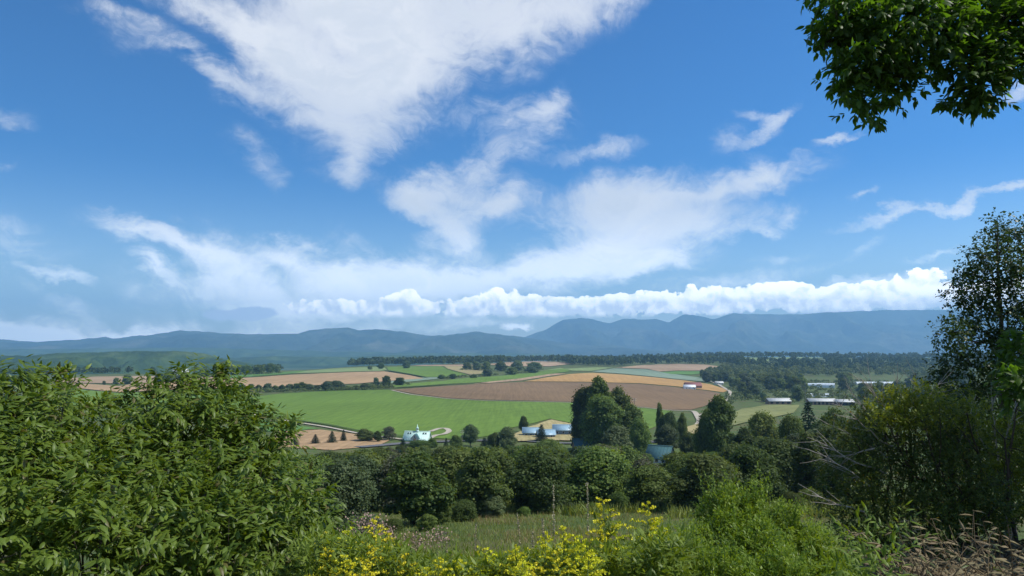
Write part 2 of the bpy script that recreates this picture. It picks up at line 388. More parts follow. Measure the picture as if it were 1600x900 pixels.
SL[:, 1:-1] = np.where(dd[:, 1:] * dd[:, :-1] > 0, 2 * dd[:, 1:] * dd[:, :-1] / (dd[:, 1:] + dd[:, :-1] + 1e-12), 0)
SL[:, 0] = dd[:, 0]; SL[:, -1] = 0
ZR_Y = np.array([0, 3, 6, 9, 12, 16, 22, 34, 50.]); ZR_Z = np.array([-1.5, -1.5, -1.8, -2.35, -3.2, -4.6, -6.9, -9.8, -13.0])
def sst(a, b, x): t = np.clip((x - a) / (b - a), 0, 1); return t * t * (3 - 2 * t)
def terr(x, y):
    x = np.asarray(x, float); y = np.asarray(y, float); x, y = np.broadcast_arrays(x, y)
    yy = np.clip(y, 0, 19999)
    px = 800 + F * x / np.maximum(y, 12.0)
    ly = np.log(yy + 6.0)
    i = np.clip(np.searchsorted(LY, ly, side='right') - 1, 0, len(LY) - 2)
    h = LY[i + 1] - LY[i]; t = (ly - LY[i]) / h
    j = np.clip(np.searchsorted(PXC, px, side='right') - 1, 0, len(PXC) - 2)
    w = np.clip((px - PXC[j]) / (PXC[j + 1] - PXC[j]), 0, 1); w = w * w * (3 - 2 * w)
    def ev(c):
        a, b, m0, m1 = TAB[c, i], TAB[c, i + 1], SL[c, i] * h, SL[c, i + 1] * h
        return a * (2 * t**3 - 3 * t**2 + 1) + m0 * (t**3 - 2 * t**2 + t) + b * (-2 * t**3 + 3 * t**2) + m1 * (t**3 - t**2)
    z = ev(j) * (1 - w) + ev(j + 1) * w
    # bank on the right of the viewpoint
    s = x / np.maximum(y, 3.0)
    wr = sst(.30, .52, s) * (1 - sst(22, 48, y))
    z = z * (1 - wr) + np.interp(yy, ZR_Y, ZR_Z) * wr
    # gentle bumps
    z = z + .05 * np.sin(x * 1.3 + y * .7) * np.exp(-np.maximum(y, 0) / 60) + .22 * np.sin(x * .11 + 1) * np.sin(y * .13) * sst(15, 50, y) * (1 - sst(300, 500, y))
    z = z + np.minimum(0, y) * -.01
    return z
def ground_at(px, py, lo=20., hi=4500.):
    """point where the sight line meets the terrain"""
    ys = np.exp(np.linspace(math.log(lo), math.log(hi), 900)); X = tx(px, py) * ys; Zr = tz(py) * ys
    d = Zr - terr(X, ys); k = np.where(d < 0)[0]
    if len(k) == 0: k = [int(np.argmin(d / ys))]
    k = max(k[0], 1)
    a, b = ys[k - 1], ys[k]
    for _ in range(12):
        c = (a + b) / 2
        if tz(py) * c - float(terr(tx(px, py) * c, c)) < 0: b = c
        else: a = c
    return np.array((tx(px, py) * a, a, float(terr(tx(px, py) * a, a))))

# ground sheet
ya = np.concatenate([np.array([-2500, -900, -300, -100, -40, -15, -6, -2, 0, 1.5]), np.exp(np.linspace(math.log(3), math.log(17500), 420))])
sa = np.concatenate([np.linspace(-3.5, -.95, 12), np.linspace(-.9, .9, 190), np.linspace(.95, 3.5, 12)])
YY, SA = np.meshgrid(ya, sa, indexing='ij')
XX = SA * np.maximum(np.abs(YY) * (1.0), 14.0)
XX = np.clip(XX, -19000, 19000)
ZZ = terr(XX, YY)
nr, nc = YY.shape
idx = np.arange(nr * nc).reshape(nr, nc)
fq = np.stack([idx[:-1, :-1], idx[:-1, 1:], idx[1:, 1:], idx[1:, :-1]], -1).reshape(-1, 4)
m, nt = newmat('rough grassland'); g = G(nt); geo = g.n('ShaderNodeNewGeometry'); P = geo.outputs['Position']
c = g.ramp(g.noise(P, .02, 6, .6), [(.35, (.055, .10, .025)), (.65, (.11, .16, .045))])
c = g.mix(.45, c, g.ramp(g.noise(P, .9, 6, .7), [(.35, (.05, .075, .02)), (.65, (.15, .17, .06))]))
c = g.mix(g.math('MULTIPLY', g.ramp(g.noise(P, .07, 4, .6), [(.48, (0, 0, 0)), (.62, (1, 1, 1))]), .6), c, (.15, .115, .06))
sepn = g.n('ShaderNodeSeparateXYZ'); g.l(P, sepn.inputs[0])
farw = g.n('ShaderNodeMapRange'); g.l(sepn.outputs[1], farw.inputs[0]); farw.inputs[1].default_value = 2600; farw.inputs[2].default_value = 3400
fcol = g.ramp(g.noise(P, .0016, 7, .65), [(.40, (.03, .055, .022)), (.56, (.05, .085, .03)), (.66, (.14, .15, .07))])
c = g.mix(farw.outputs[0], c, fcol)
nearw = g.n('ShaderNodeMapRange'); g.l(sepn.outputs[1], nearw.inputs[0]); nearw.inputs[1].default_value = 16; nearw.inputs[2].default_value = 26
soil = g.ramp(g.noise(P, 5, 6, .7), [(.3, (.04, .032, .02)), (.7, (.13, .10, .06))])
c = g.mix(nearw.outputs[0], soil, c)
g.out(c, .95, .1, g.noise(P, 2.5, 6, .7), .25, .8); M_ground = m
mb = MB(); mb.add(np.stack([XX, YY, ZZ], -1), fq); struct(mb.build('ground', M_ground, smooth=True))

# ------------------------------------------------------------------ fields draped on the terrain
def refine(poly, step=12):
    out = []
    for (a, b) in zip(poly, poly[1:] + poly[:1]):
        n = max(1, int(math.hypot((b[0] - a[0]) / step, (b[1] - a[1]) / 3)))
        for k in range(n):
            q = (a[0] + (b[0] - a[0]) * k / n, a[1] + (b[1] - a[1]) * k / n); w = noise.noise(Vector((q[0] * .11, q[1] * .6, 3.0)))
            out.append((q[0] + w * 2.2, q[1] + w * (q[1] - 555) * .006))
    return out
def inside(p, poly):
    x, y = p; r = False
    for (x1, y1), (x2, y2) in zip(poly, poly[1:] + poly[:1]):
        if (y1 > y) != (y2 > y) and x < (x2 - x1) * (y - y1) / (y2 - y1) + x1: r = not r
    return r
GRD = {}
nfield = 0
def field_sheet(name, poly, mat, label=None, up=.12):
    global nfield
    nfield += 1
    pl = refine(poly); n = len(pl)
    x0, x1 = min(p[0] for p in pl), max(p[0] for p in pl); y0, y1 = min(p[1] for p in pl), max(p[1] for p in pl)
    pts = list(pl)
    yv = y0 + 1
    while yv < y1:
        for k, xv in enumerate(np.arange(x0 + 4, x1, 13)):
            q = (float(xv) + (4 if int(yv) % 2 else 0) + .013 * k, yv + .01 * math.sin(k * 7.1))
            if inside(q, pl): pts.append(q)
        yv += max(1.3, (yv - 560) * .045)
    r = delaunay_2d_cdt([Vector(p) for p in pts], [(i, (i + 1) % n) for i in range(n)], [list(range(n))], 1, 1e-4)
    W3 = np.array([ground_at(p[0], p[1], 150, 3200) for p in r[0]])
    W3[:, 2] += up + W3[:, 1] * .0004 + nfield * .015
    mb = MB(); tri = np.array([f for f in r[2] if len(f) == 3]); mb.add(W3, tri[:, ::-1] if True else tri)
    me = mb.mesh(name, mat, True)
    o = inst(name, me); struct(o, label); return o
def ribbon(name, pts, width, mat, up=.3, label=None, n=10):
    P3 = []
    for a, b in zip(pts[:-1], pts[1:]):
        for k in range(n): P3.append(ground_at(a[0] + (b[0] - a[0]) * k / n, a[1] + (b[1] - a[1]) * k / n, 25, 3200))
    P3.append(ground_at(*pts[-1], 25, 3200)); P3 = np.array(P3)
    ker = np.array([1, 2, 3, 2, 1.]) / 9; q = P3.copy()
    for a_ in (0, 1): q[2:-2, a_] = np.convolve(P3[:, a_], ker, 'valid')
    t = unit(np.gradient(q[:, :2], axis=0)); nrm = np.stack([-t[:, 1], t[:, 0]], -1)
    L = q[:, :2] + nrm * width / 2; Rr = q[:, :2] - nrm * width / 2
    v = []
    for p in (L, q[:, :2], Rr):
        v.append(np.column_stack([p, terr(p[:, 0], p[:, 1]) + up + q[:, 1] * .0006]))
    k = len(q); V = np.concatenate(v); f = []
    for i in range(k - 1):
        f.append((i, i + 1, k + i + 1, k + i)); f.append((k + i, k + i + 1, 2 * k + i + 1, 2 * k + i))
    mb = MB(); mb.add(V, f); return struct(mb.build(name, mat, smooth=True), label)

M_green = fieldmat('lush green crop', (.118, .195, .030), (.142, .225, .038), 25, .5, .26)
M_green2 = fieldmat('mid green crop', (.09, .19, .04), (.13, .24, .06), 70, .4, .2)
M_green3 = fieldmat('pale green crop', (.18, .25, .08), (.24, .30, .12), 60, .3, .3)
M_cabbage = fieldmat('blue green crop', (.17, .23, .15), (.22, .28, .19), 55, .4, .3)
M_tan = fieldmat('tan stubble', (.35, .23, .115), (.44, .29, .155), 80, .35, .3)
M_tan2 = fieldmat('light tan soil', (.33, .225, .13), (.42, .295, .18), 40, .3, .3)
M_brown = fieldmat('ploughed brown soil', (.188, .120, .062), (.238, .155, .080), 65, .5, .25)
M_orange = fieldmat('orange stubble', (.40, .235, .08), (.49, .295, .11), 75, .4, .25)
M_dry = fieldmat('dry yellow grass', (.30, .26, .11), (.42, .34, .16), 30, .8, .3, .05)
M_dull = fieldmat('yellowish meadow', (.19, .21, .07), (.27, .27, .10), 30, .8, .3, .05)
M_path = fieldmat('pale gravel', (.42, .36, .26), (.52, .46, .36), 0, 1, .2, .2)
M_asphalt = fieldmat('asphalt', (.12, .12, .12), (.17, .17, .17), 0, 1, .1, .2)
M_edge = fieldmat('unmown verge', (.05, .085, .02), (.09, .12, .035), 0, 1, .3, .1)

field_sheet('crop_field', [(200, 640), (380, 622), (430, 616.5), (480, 613), (530, 610.5), (606, 609.5), (640, 617), (700, 624), (760, 627), (895, 630), (1000, 638), (1050, 643), (1030, 665), (1000, 676), (940, 676), (905, 664), (860, 655), (830, 662), (800, 669), (760, 682), (728, 687), (690, 686), (600, 682), (556, 675), (510, 665), (450, 655), (395, 646), (300, 645)], M_green, 'large bright green crop field behind the chapel')
field_sheet('crop_field', [(385, 653), (440, 662), (490, 669), (500, 671), (460, 673), (420, 675), (380, 668)], M_green2, 'small dark green field corner below the gravel track')
field_sheet('stubble_field', [(425, 676), (460, 674), (500, 672), (540, 677), (580, 682), (610, 688), (590, 698), (520, 704), (450, 700), (420, 690)], M_tan, 'small tan stubble patch beside the row of young firs')
field_sheet('ploughed_field', [(613, 609.5), (660, 606), (700, 603.5), (760, 600), (815, 597.5), (910, 598), (1000, 600.5), (1060, 606), (1110, 612), (1125, 615), (1128, 622), (1105, 634), (1080, 641), (1045, 641), (1000, 636), (895, 628.5), (760, 625.5), (700, 622.5), (645, 615.5)], M_brown, 'dark brown ploughed field beyond the green crop')
field_sheet('stubble_field', [(818, 596.6), (850, 591), (890, 585), (925, 583), (975, 586), (1020, 590), (1070, 595), (1110, 601), (1140, 610), (1130, 613.5), (1060, 604.5), (1000, 599.5), (910, 597)], M_orange, 'orange stubble field above the brown ploughed field')
field_sheet('stubble_field', [(760, 599.4), (815, 595), (850, 589.5), (885, 584.4), (870, 584), (830, 588), (780, 594), (740, 600.5)], M_tan2, 'thin pale tan strip beside the orange field')
field_sheet('crop_field', [(925, 581), (960, 576), (1010, 577.5), (1040, 583), (1090, 590), (1118, 598), (1080, 595), (1030, 590), (980, 585)], M_cabbage, 'blue green crop strip above the orange field')
field_sheet('stubble_field', [(962, 575), (1010, 570.5), (1060, 569), (1100, 570), (1140, 575), (1110, 579.5), (1060, 579.5), (1030, 581), (1012, 576.8)], M_tan2, 'pale tan field under the dark wood')
field_sheet('crop_field', [(1032, 582), (1060, 580.4), (1095, 580.6), (1100, 584), (1080, 586), (1050, 585)], M_green2, 'small deep green patch beside the red barn')
field_sheet('crop_field', [(625, 606), (660, 604), (700, 600.5), (760, 597.5), (820, 591), (860, 585), (893, 580.5), (880, 576), (830, 583), (780, 588), (720, 592), (690, 596), (640, 600), (600, 604)], M_green, 'narrow light green strip above the brown ploughed field')
field_sheet('crop_field', [(610, 600), (640, 597), (685, 592.5), (700, 590.5), (665, 590), (630, 594), (605, 596.5)], M_cabbage, 'grey green strip in front of the tan slope')
field_sheet('crop_field', [(820, 583.5), (870, 577.5), (930, 574.5), (958, 575), (925, 580), (895, 580), (876, 575.6)], M_green3, 'pale green strip below the far wood')
field_sheet('stubble_field', [(60, 602), (130, 600), (185, 604), (205, 601), (300, 596), (350, 593), (400, 590), (450, 586.4), (540, 582.5), (600, 581), (640, 587), (662, 592), (630, 594), (604, 596), (560, 600), (480, 603), (400, 606), (340, 607), (250, 610), (190, 614), (120, 607)], M_tan, 'wide tan stubble slope behind the hedgerow')
field_sheet('crop_field', [(90, 609), (118, 609), (186, 615), (250, 612), (340, 609), (385, 608), (382, 620), (300, 628), (190, 634), (100, 636), (60, 620)], M_green, 'green field seen between the left shrubs')
field_sheet('stubble_field', [(80, 598), (100, 592), (150, 589), (230, 588), (300, 590), (350, 589), (345, 592), (300, 595), (205, 600), (130, 599)], M_tan2, 'pale tan field on the far left slope')
field_sheet('crop_field', [(330, 588.3), (350, 588), (400, 585), (440, 582), (480, 579.5), (470, 582.5), (450, 585.4), (400, 589), (350, 592)], M_green2, 'green strip above the tan stubble slope')
field_sheet('crop_field', [(455, 584.6), (480, 580), (520, 576.6), (570, 574), (600, 574), (606, 579.8), (540, 581.6)], M_green3, 'pale green slope above the tan stubble')
field_sheet('crop_field', [(608, 580), (604, 574), (640, 573), (690, 573), (700, 578), (730, 586), (700, 589.6), (664, 589.6), (640, 586)], M_green, 'bright green field beside the dark round tree')
field_sheet('stubble_field', [(700, 577), (694, 573), (740, 573), (756, 578), (752, 585), (734, 586)], M_dry, 'dull yellow field right of the bright green field')
field_sheet('stubble_field', [(640, 572.4), (660, 570.8), (720, 570.4), (760, 571), (745, 572.6), (700, 572.6)], M_tan2, 'thin tan field below the ridge tree line')
field_sheet('stubble_field', [(755, 570), (790, 566.5), (840, 564.5), (880, 566.5), (895, 569), (860, 573), (800, 573)], M_tan2, 'tan hilltop field between the two woods')
field_sheet('crop_field', [(1150, 561), (1170, 559.5), (1260, 558.5), (1285, 559.5), (1250, 562.5), (1190, 565), (1160, 564)], M_green3, 'pale green clearing inside the far wood')
field_sheet('meadow', [(1135, 650), (1160, 640), (1200, 634), (1250, 634), (1240, 646), (1200, 655), (1160, 662), (1140, 668)], M_dull, 'dry yellow meadow below the long sheds')
field_sheet('meadow', [(1090, 664), (1130, 655), (1140, 669), (1110, 678), (1070, 680), (1060, 672)], M_dry, 'dry meadow patch beside the gravel road')
field_sheet('meadow', [(800, 681), (830, 667), (862, 657), (905, 666), (935, 678), (900, 690), (850, 690), (790, 692), (760, 690)], M_dry, 'dry grass yard around the blue-roofed houses')
ribbon('gravel_track', [(392, 648), (440, 657.5), (510, 668), (556, 677.5), (600, 684), (632, 688)], 2.6, M_path, label='pale gravel track along the green field')
ribbon('gravel_track', [(668, 688), (680, 681), (694, 680), (703, 675), (698, 670.5), (688, 670), (672, 675.5)], 3.0, M_path, label='looping gravel track beside the chapel', n=4)
ribbon('gravel_track', [(612, 610.5), (640, 617), (700, 624), (760, 627), (895, 629.5), (1000, 637), (1045, 642)], 2.6, M_path, label='pale track between the green and brown fields')
ribbon('farm_road', [(1045, 642), (1085, 643), (1095, 660), (1070, 684), (1062, 700)], 4, M_path, label='gravel farm road by the tall bushes')
ribbon('farm_road', [(1095, 650), (1118, 640), (1134, 626), (1142, 613), (1120, 600), (1100, 594)], 4, M_path, label='farm road at the end of the ploughed field')
ribbon('road', [(560, 700), (640, 693), (720, 690), (800, 688), (880, 694), (1000, 692), (1100, 690)], 6, M_asphalt, label='asphalt road past the chapel')
ribbon('grass_verge', [(450, 656), (510, 664), (556, 673.5), (600, 680.5), (630, 682)], 1.6, M_edge, up=.5)
ribbon('grass_verge', [(395, 588.7), (470, 583.6), (545, 581), (600, 578.8), (640, 585.5), (668, 591)], 5, M_edge, up=.9)
ribbon('grass_verge', [(612, 607.5), (660, 604.6), (700, 601.6), (760, 598.6)], 5, M_edge, up=.9)
ribbon('grass_verge', [(745, 626), (800, 627), (850, 628.2)], 2.4, M_edge, up=.6)

# ------------------------------------------------------------------ hills and mountains
def ridge_mesh(name, prof, dist, depth, mat, base_z=-116, seed=0, spur=.55, px0=None, px1=None, nx=420, ny=90, rough=1.0, skirt=None):
    """range of hills: crest follows real heights at distance dist, spurs run down towards the viewer"""
    pxs = np.linspace(px0, px1, nx); py = np.interp(pxs, [p[0] for p in prof], [p[1] for p in prof]) + np.array([noise.fractal(Vector((q_ * .045, seed * 7.0, 0)), .8, 2.0, 4) for q_ in pxs]) * 1.1
    v = np.zeros((ny, nx, 3))
    for i in range(nx):
        sx = tx(pxs[i], 545); cz = tz(py[i]) * dist
        for j in range(ny):
            t = j / (ny - 1) * 1.6 - 1.0            # -1 foot towards viewer, 0 crest, .6 behind
            y = dist + t * depth; x = sx * y
            a = abs(t); prof_ = (1 - min(a, 1)) ** 1.25 if t < 0 else max(0, 1 - (a / .75) ** 1.3)
            n = noise.fractal(Vector((x / (depth * .35) + seed, y / (depth * .75), seed)), .9, 2.1, 5)
            r = 1 - abs(noise.fractal(Vector((x / (depth * .30) + seed * 2.3, y / (depth * .9), seed + 4.0)), 1.0, 2.0, 6)) * 2
            env = 4 * prof_ * (1 - prof_) * spur
            z = base_z + (cz - base_z) * max(0, prof_ + env * (r * .7 + n * .5 - .35) * rough)
            if t < 0: z = min(z, tz(py[i]) * y - (-t) * depth * .01)
            if a >= .999 or j == ny - 1: z = base_z
            if skirt: z = base_z + (z - base_z) * skirt(pxs[i])
            v[j, i] = (x, y, z - (2 if j in (0, ny - 1) else 0))
    id_ = np.arange(nx * ny).reshape(ny, nx)
    f = np.stack([id_[:-1, :-1], id_[:-1, 1:], id_[1:, 1:], id_[1:, :-1]], -1).reshape(-1, 4)
    mb = MB(); mb.add(v, f); return struct(mb.build(name, mat, smooth=True))
def hillmat(name, a, b, c_, sc, bump=8, bsc=.02, cover=(.35, .55, .72)):
    m, nt = newmat(name); g = G(nt); geo = g.n('ShaderNodeNewGeometry'); P = geo.outputs['Position']
    c = g.ramp(g.noise(P, sc, 8, .65), [(cover[0], a), (cover[1], b), (cover[2], c_)])
    g.out(c, 1, .05, g.noise(P, bsc, 6, .7), bump, 1.0); return m
M_mtn = hillmat('forested mountain', (.015, .03, .018), (.05, .07, .035), (.15, .15, .10), .0011, 110, .004, (.38, .52, .70))
M_hill = hillmat('wooded hill', (.022, .048, .015), (.055, .095, .025), (.13, .17, .05), .0045, 14, .05)
PROF_L = [(-500, 528), (-200, 533), (-100, 530), (0, 530), (60, 534), (110, 531), (150, 528), (163, 526), (172, 529), (240, 522), (280, 516), (320, 518), (350, 521), (400, 522), (465, 521), (490, 515), (515, 513), (545, 511), (560, 516), (590, 514), (610, 516), (640, 520), (665, 524), (695, 524), (715, 521), (745, 518), (770, 521), (800, 524), (840, 530), (900, 538), (1000, 545), (1100, 552)]
PROF_R = [(600, 550), (700, 540), (780, 532), (820, 526), (850, 516), (868, 506), (880, 500), (905, 497), (925, 498), (940, 502), (952, 505), (975, 498), (1000, 499), (1025, 498), (1045, 504), (1072, 491), (1095, 494), (1115, 498), (1145, 490), (1200, 491), (1250, 491), (1300, 488), (1380, 484), (1470, 484), (1600, 482), (1750, 486), (2100, 500), (2300, 520)]
ridge_mesh('mountain', PROF_R, 14500, 4200, M_mtn, seed=3.1, px0=620, px1=2280, nx=520)
ridge_mesh('mountain', PROF_L, 11000, 3600, M_mtn, seed=8.7, px0=-480, px1=1080, nx=520)
ridge_mesh('foothill', [(-300, 548), (100, 545), (300, 543), (420, 546), (520, 549), (620, 551), (760, 552), (900, 553)], 7400, 1600, M_hill, seed=5.5, px0=-280, px1=900, nx=360, ny=50)
ridge_mesh('foothill', [(250, 562), (350, 560), (420, 556), (520, 558), (620, 555), (700, 556), (760, 560)], 5200, 900, M_hill, seed=6.5, px0=250, px1=760, nx=260, ny=40)
hp = [(-400, 556), (-200, 552), (0, 556), (50, 556), (90, 552), (130, 550.5), (180, 549.5), (240, 548.5), (290, 549), (318, 551), (330, 555), (350, 561), (380, 568), (420, 577)]
ridge_mesh('hill', hp, 2850, 700, M_hill, seed=9.2, px0=-380, px1=420, nx=420, ny=90, spur=.55)
ridge_mesh('hill', [(-400, 566), (-100, 564), (0, 566), (60, 563), (100, 559), (125, 557), (150, 563), (165, 573), (180, 582)], 2380, 240, M_hill, seed=2.2, px0=-380, px1=180, nx=240, ny=50, spur=.4)
# ------------------------------------------------------------------ tree prototypes
M_lf_dark = leafmat('dark broadleaf foliage', (.038, .070, .014), (.150, .200, .046), .42, .6, .25, .35, .38)
M_lf_mid = leafmat('mid green foliage', (.048, .088, .016), (.175, .225, .050), .42, .6, .25, .35, .38)
M_lf_pale = leafmat('grey green foliage', (.060, .095, .035), (.125, .165, .065), .3, .6, .25, .35, .38)
M_lf_con = leafmat('conifer foliage', (.012, .035, .014), (.035, .068, .026), .1, .6, .25, .35)
M_lf_grey = leafmat('brownish grey foliage', (.07, .085, .045), (.13, .13, .08), .3, .7, .2, .35)
def crown_points(lobes, dens, keep_in=.25):
    P = []; Nn = []
    L = np.array(lobes)
    for k, (x, y, z, r, q) in enumerate(lobes):
        n = int(dens * r * r); d = rdir(n); d[:, 2] = np.where((d[:, 2] < -.3) & (rng.random(n) < .6), -d[:, 2], d[:, 2])
        rr = r * (1 - .35 * rng.random(n) ** 2) * (1 + .20 * np.clip(rng.normal(size=n), -1.5, 2.2)); rr *= 1 + .10 * np.sin(d[:, 0] * 7 + k) * np.sin(d[:, 1] * 6 + k * 2) + .14 * np.sin(d[:, 2] * 11 + k) * np.sin(d[:, 0] * 9 + 2 * k)
        p = np.array((x, y, z)) + d * rr[:, None] * np.array((1, 1, q))
        dist = np.linalg.norm((p[:, None] - L[None, :, :3]) / np.stack([np.ones(len(L)), np.ones(len(L)), L[:, 4]], -1)[None], axis=2) / L[None, :, 3]
        dist[:, k] = 9; ins = dist.min(1) < .80
        kp = ~ins | (rng.random(n) < keep_in)
        P.append(p[kp]); Nn.append(d[kp])
    return np.concatenate(P), np.concatenate(Nn)
def broadleaf(h, w, nlobe, dens, ls, seed, mat, trunk_mat=M_bark, flat=.8, low=.03, spiky=0.0, tnum=1):
    global rng
    rng = np.random.default_rng(seed)
    lobes = []; tr = MB(); H = h
    base = low * H
    for k in range(nlobe):
        u = (k + .5) / nlobe; a = k * 2.4 + rng.random() * .8
        zc = base + (H - base) * (.12 + .76 * u)
        env = math.sin(math.pi * min(1, .24 + .68 * u)) ** .8
        rr = w * .5 * env * (.30 + .5 * rng.random())
        r = w * (.10 + .13 * rng.random()) * (1 - .3 * u * spiky)
        lobes.append((rr * math.cos(a), rr * math.sin(a), min(zc, H - r * flat), r, flat))
    lobes.append((0, 0, base + (H - base) * .5, w * .28, flat * 1.1)); lobes.append((rng.normal() * .05 * w, 0, H - w * .15, w * .16, 1.0))
    for t in range(tnum):
        a = t * 2.1; top = (math.cos(a) * .1 * w * (tnum > 1), math.sin(a) * .1 * w * (tnum > 1), H * .72)
        p = wiggle((math.cos(a) * .03 * w * (tnum > 1), math.sin(a) * .03 * w * (tnum > 1), -.6), top, 7, .05)
        tube(tr, p, np.linspace(H * .024, H * .007, 7), 7)
    for k, (x, y, z, r, q) in enumerate(lobes[:-1]):
        z0 = max(.12 * H, z - .42 * H * (.4 + .4 * rng.random())); z0 = min(z0, H * .6)
        tube(tr, wiggle((0, 0, z0), (x, y, z), 5, .07), np.linspace(H * .010, H * .003, 5), 5)
        for _ in range(2):
            d = rdir(1)[0] * r * .9; tube(tr, wiggle((x, y, z), (x + d[0], y + d[1], z + abs(d[2]) * .6), 4, .1), np.linspace(H * .003, H * .001, 4), 4)
    P, D = crown_points(lobes, dens)
    n = len(P); cm = MB()
    nn = unit(D + rdir(n) * .75 + np.array((0, 0, .25))); ax = unit(np.cross(nn, rdir(n)) + np.array((0, 0, -.25)))
    ax = unit(ax - nn * (ax * nn).sum(1, keepdims=True))
    stamp(cm, CL, CLF2, P, ax, nn, ls * (.6 + .8 * rng.random(n)), None)
    return tr.mesh('trunk', trunk_mat, True), cm.mesh('crown', mat)
def conifer(h, w, seed, mat, nb=26, ls=.3, per=26):
    global rng
    rng = np.random.default_rng(seed); tr = MB(); cm = MB()
    tube(tr, wiggle((0, 0, -.5), (0, 0, h * .97), 6, .01), np.linspace(h * .018, h * .003, 6), 6)
    P = []; D = []; NN = []
    for k in range(nb):
        u = (k / nb) ** .9; z = h * (.10 + .86 * u); rad = w * .5 * (1 - u) ** .85 + .04 * w
        m_ = max(5, int(9 * (1 - u) + 4))
        for j in range(m_):
            a = j * 2 * math.pi / m_ + k * 1.1 + rng.random() * .5; rr = rad * (.75 + .4 * rng.random())
            q = int(per * (.35 + rr / (w * .5)))
            t = rng.random(q) ** .7
            p = np.stack([np.cos(a) * rr * t, np.sin(a) * rr * t, z - .28 * rr * t ** 1.4 + .05 * rr * t], -1)
            p += rng.normal(size=(q, 3)) * np.array((.10, .10, .04)) * rr * .8
            P.append(p); D.append(np.tile((math.cos(a), math.sin(a), -.25), (q, 1)) + rng.normal(size=(q, 3)) * .5)
            if j % 2 == 0: tube(tr, [(0, 0, z), (math.cos(a) * rr * .8, math.sin(a) * rr * .8, z - .15 * rr)], [h * .004, h * .001], 3)
    P = np.concatenate(P); D = np.concatenate(D); n = len(P)
    nn = unit(np.array((0, 0, 1.0)) + rng.normal(size=(n, 3)) * .45)
    stamp(cm, CL, CLF2, P, D, nn, ls * (.6 + .7 * rng.random(n)), ls * .45)
    return tr.mesh('trunk', M_bark, True), cm.mesh('crown', mat)
PROTO = {
 'dark': [broadleaf(10, 8.8, 30, 520, .24, 11, M_lf_dark), broadleaf(10, 7.4, 26, 540, .24, 12, M_lf_dark, spiky=.6), broadleaf(10, 9.6, 34, 500, .24, 13, M_lf_dark, flat=.7)],
 'mid': [broadleaf(10, 8.2, 30, 520, .23, 21, M_lf_mid), broadleaf(10, 7.2, 26, 540, .23, 22, M_lf_mid, spiky=.5, low=.15), broadleaf(10, 9.2, 32, 500, .23, 23, M_lf_mid, flat=.75)],
 'pale': [broadleaf(10, 7.6, 26, 480, .21, 31, M_lf_pale, low=.12), broadleaf(10, 6.4, 24, 500, .21, 32, M_lf_pale, low=.10)],
 'conifer': [conifer(10, 5.4, 41, M_lf_con), conifer(10, 4.6, 42, M_lf_con)],
 'tall': [broadleaf(10, 5.4, 30, 700, .22, 51, M_lf_dark, flat=1.0, low=.10, spiky=.5), broadleaf(10, 4.4, 26, 760, .20, 52, M_lf_mid, flat=1.1, low=.08, spiky=.7)],
 'grey': [broadleaf(10, 7.0, 16, 320, .22, 61, M_lf_grey, low=.12)],
 'bush': [broadleaf(10, 13, 18, 120, .5, 71, M_lf_mid, low=.02, flat=.8), broadleaf(10, 15, 18, 120, .5, 72, M_lf_dark, low=.02, flat=.75)],
 'farround': [broadleaf(10, 9.5, 16, 130, .55, 81, M_lf_pale, low=.02), broadleaf(10, 9.0, 15, 130, .55, 82, M_lf_mid, low=.02), broadleaf(10, 8.0, 15, 140, .5, 83, M_lf_dark, low=.02, flat=1.0)],
}
rng = np.random.default_rng(99)
ORD = 'first second third fourth fifth sixth seventh eighth ninth tenth eleventh twelfth thirteenth fourteenth fifteenth sixteenth seventeenth eighteenth nineteenth twentieth'.split()
def ordinal(i):
    if i < 20: return ORD[i]
    tens = ['twenty', 'thirty', 'forty', 'fifty', 'sixty', 'seventy', 'eighty', 'ninety'][(i + 1) // 10 - 2]; r = (i + 1) % 10
    return {0: tens[:-1] + 'ieth'}.get(r) or tens + '-' + ORD[r - 1]
TREES = []
def tree_at(kind, x, y, h, wide=1.0, name='tree', var=None, sink=0.0, info=None):
    v = PROTO[kind]; k = rng.integers(len(v)) if var is None else var; s = h / 10
    loc = (x, y, float(terr(x, y)) - sink)
    o = thing(name, '', 'tree', loc, rng.random() * 6.28, (s * wide, s * wide, s))
    inst('trunk', v[k][0], o); inst('crown', v[k][1], o)
    TREES.append((o, kind, info)); return o
def tree_px(kind, px, top, d, wpx=None, label=None, name='tree', group=None, cat='tree', var=None):
    x = tx(px, top) * d; z0 = float(terr(x, d)); h = max(1.0, tz(top) * d - z0)
    v = PROTO[kind]; k = rng.integers(len(v)) if var is None else var
    bw = v[k][1]; s = h / 10
    if 'w' not in bw: 
        co = np.empty(len(bw.vertices) * 3, np.float32); bw.vertices.foreach_get('co', co); bw['w'] = float(np.ptp(co[::3]))
    wide = 1.0 if wpx is None else (wpx / F * d) / (bw['w'] * s)
    o = thing(name, label or '', cat, (x, d, z0 - .1), rng.random() * 6.28, (s * wide, s * wide, s * 1.0), group)
    inst('trunk', v[k][0], o); inst('crown', v[k][1], o); TREES.append((o, kind, 'px' if label else None)); return o

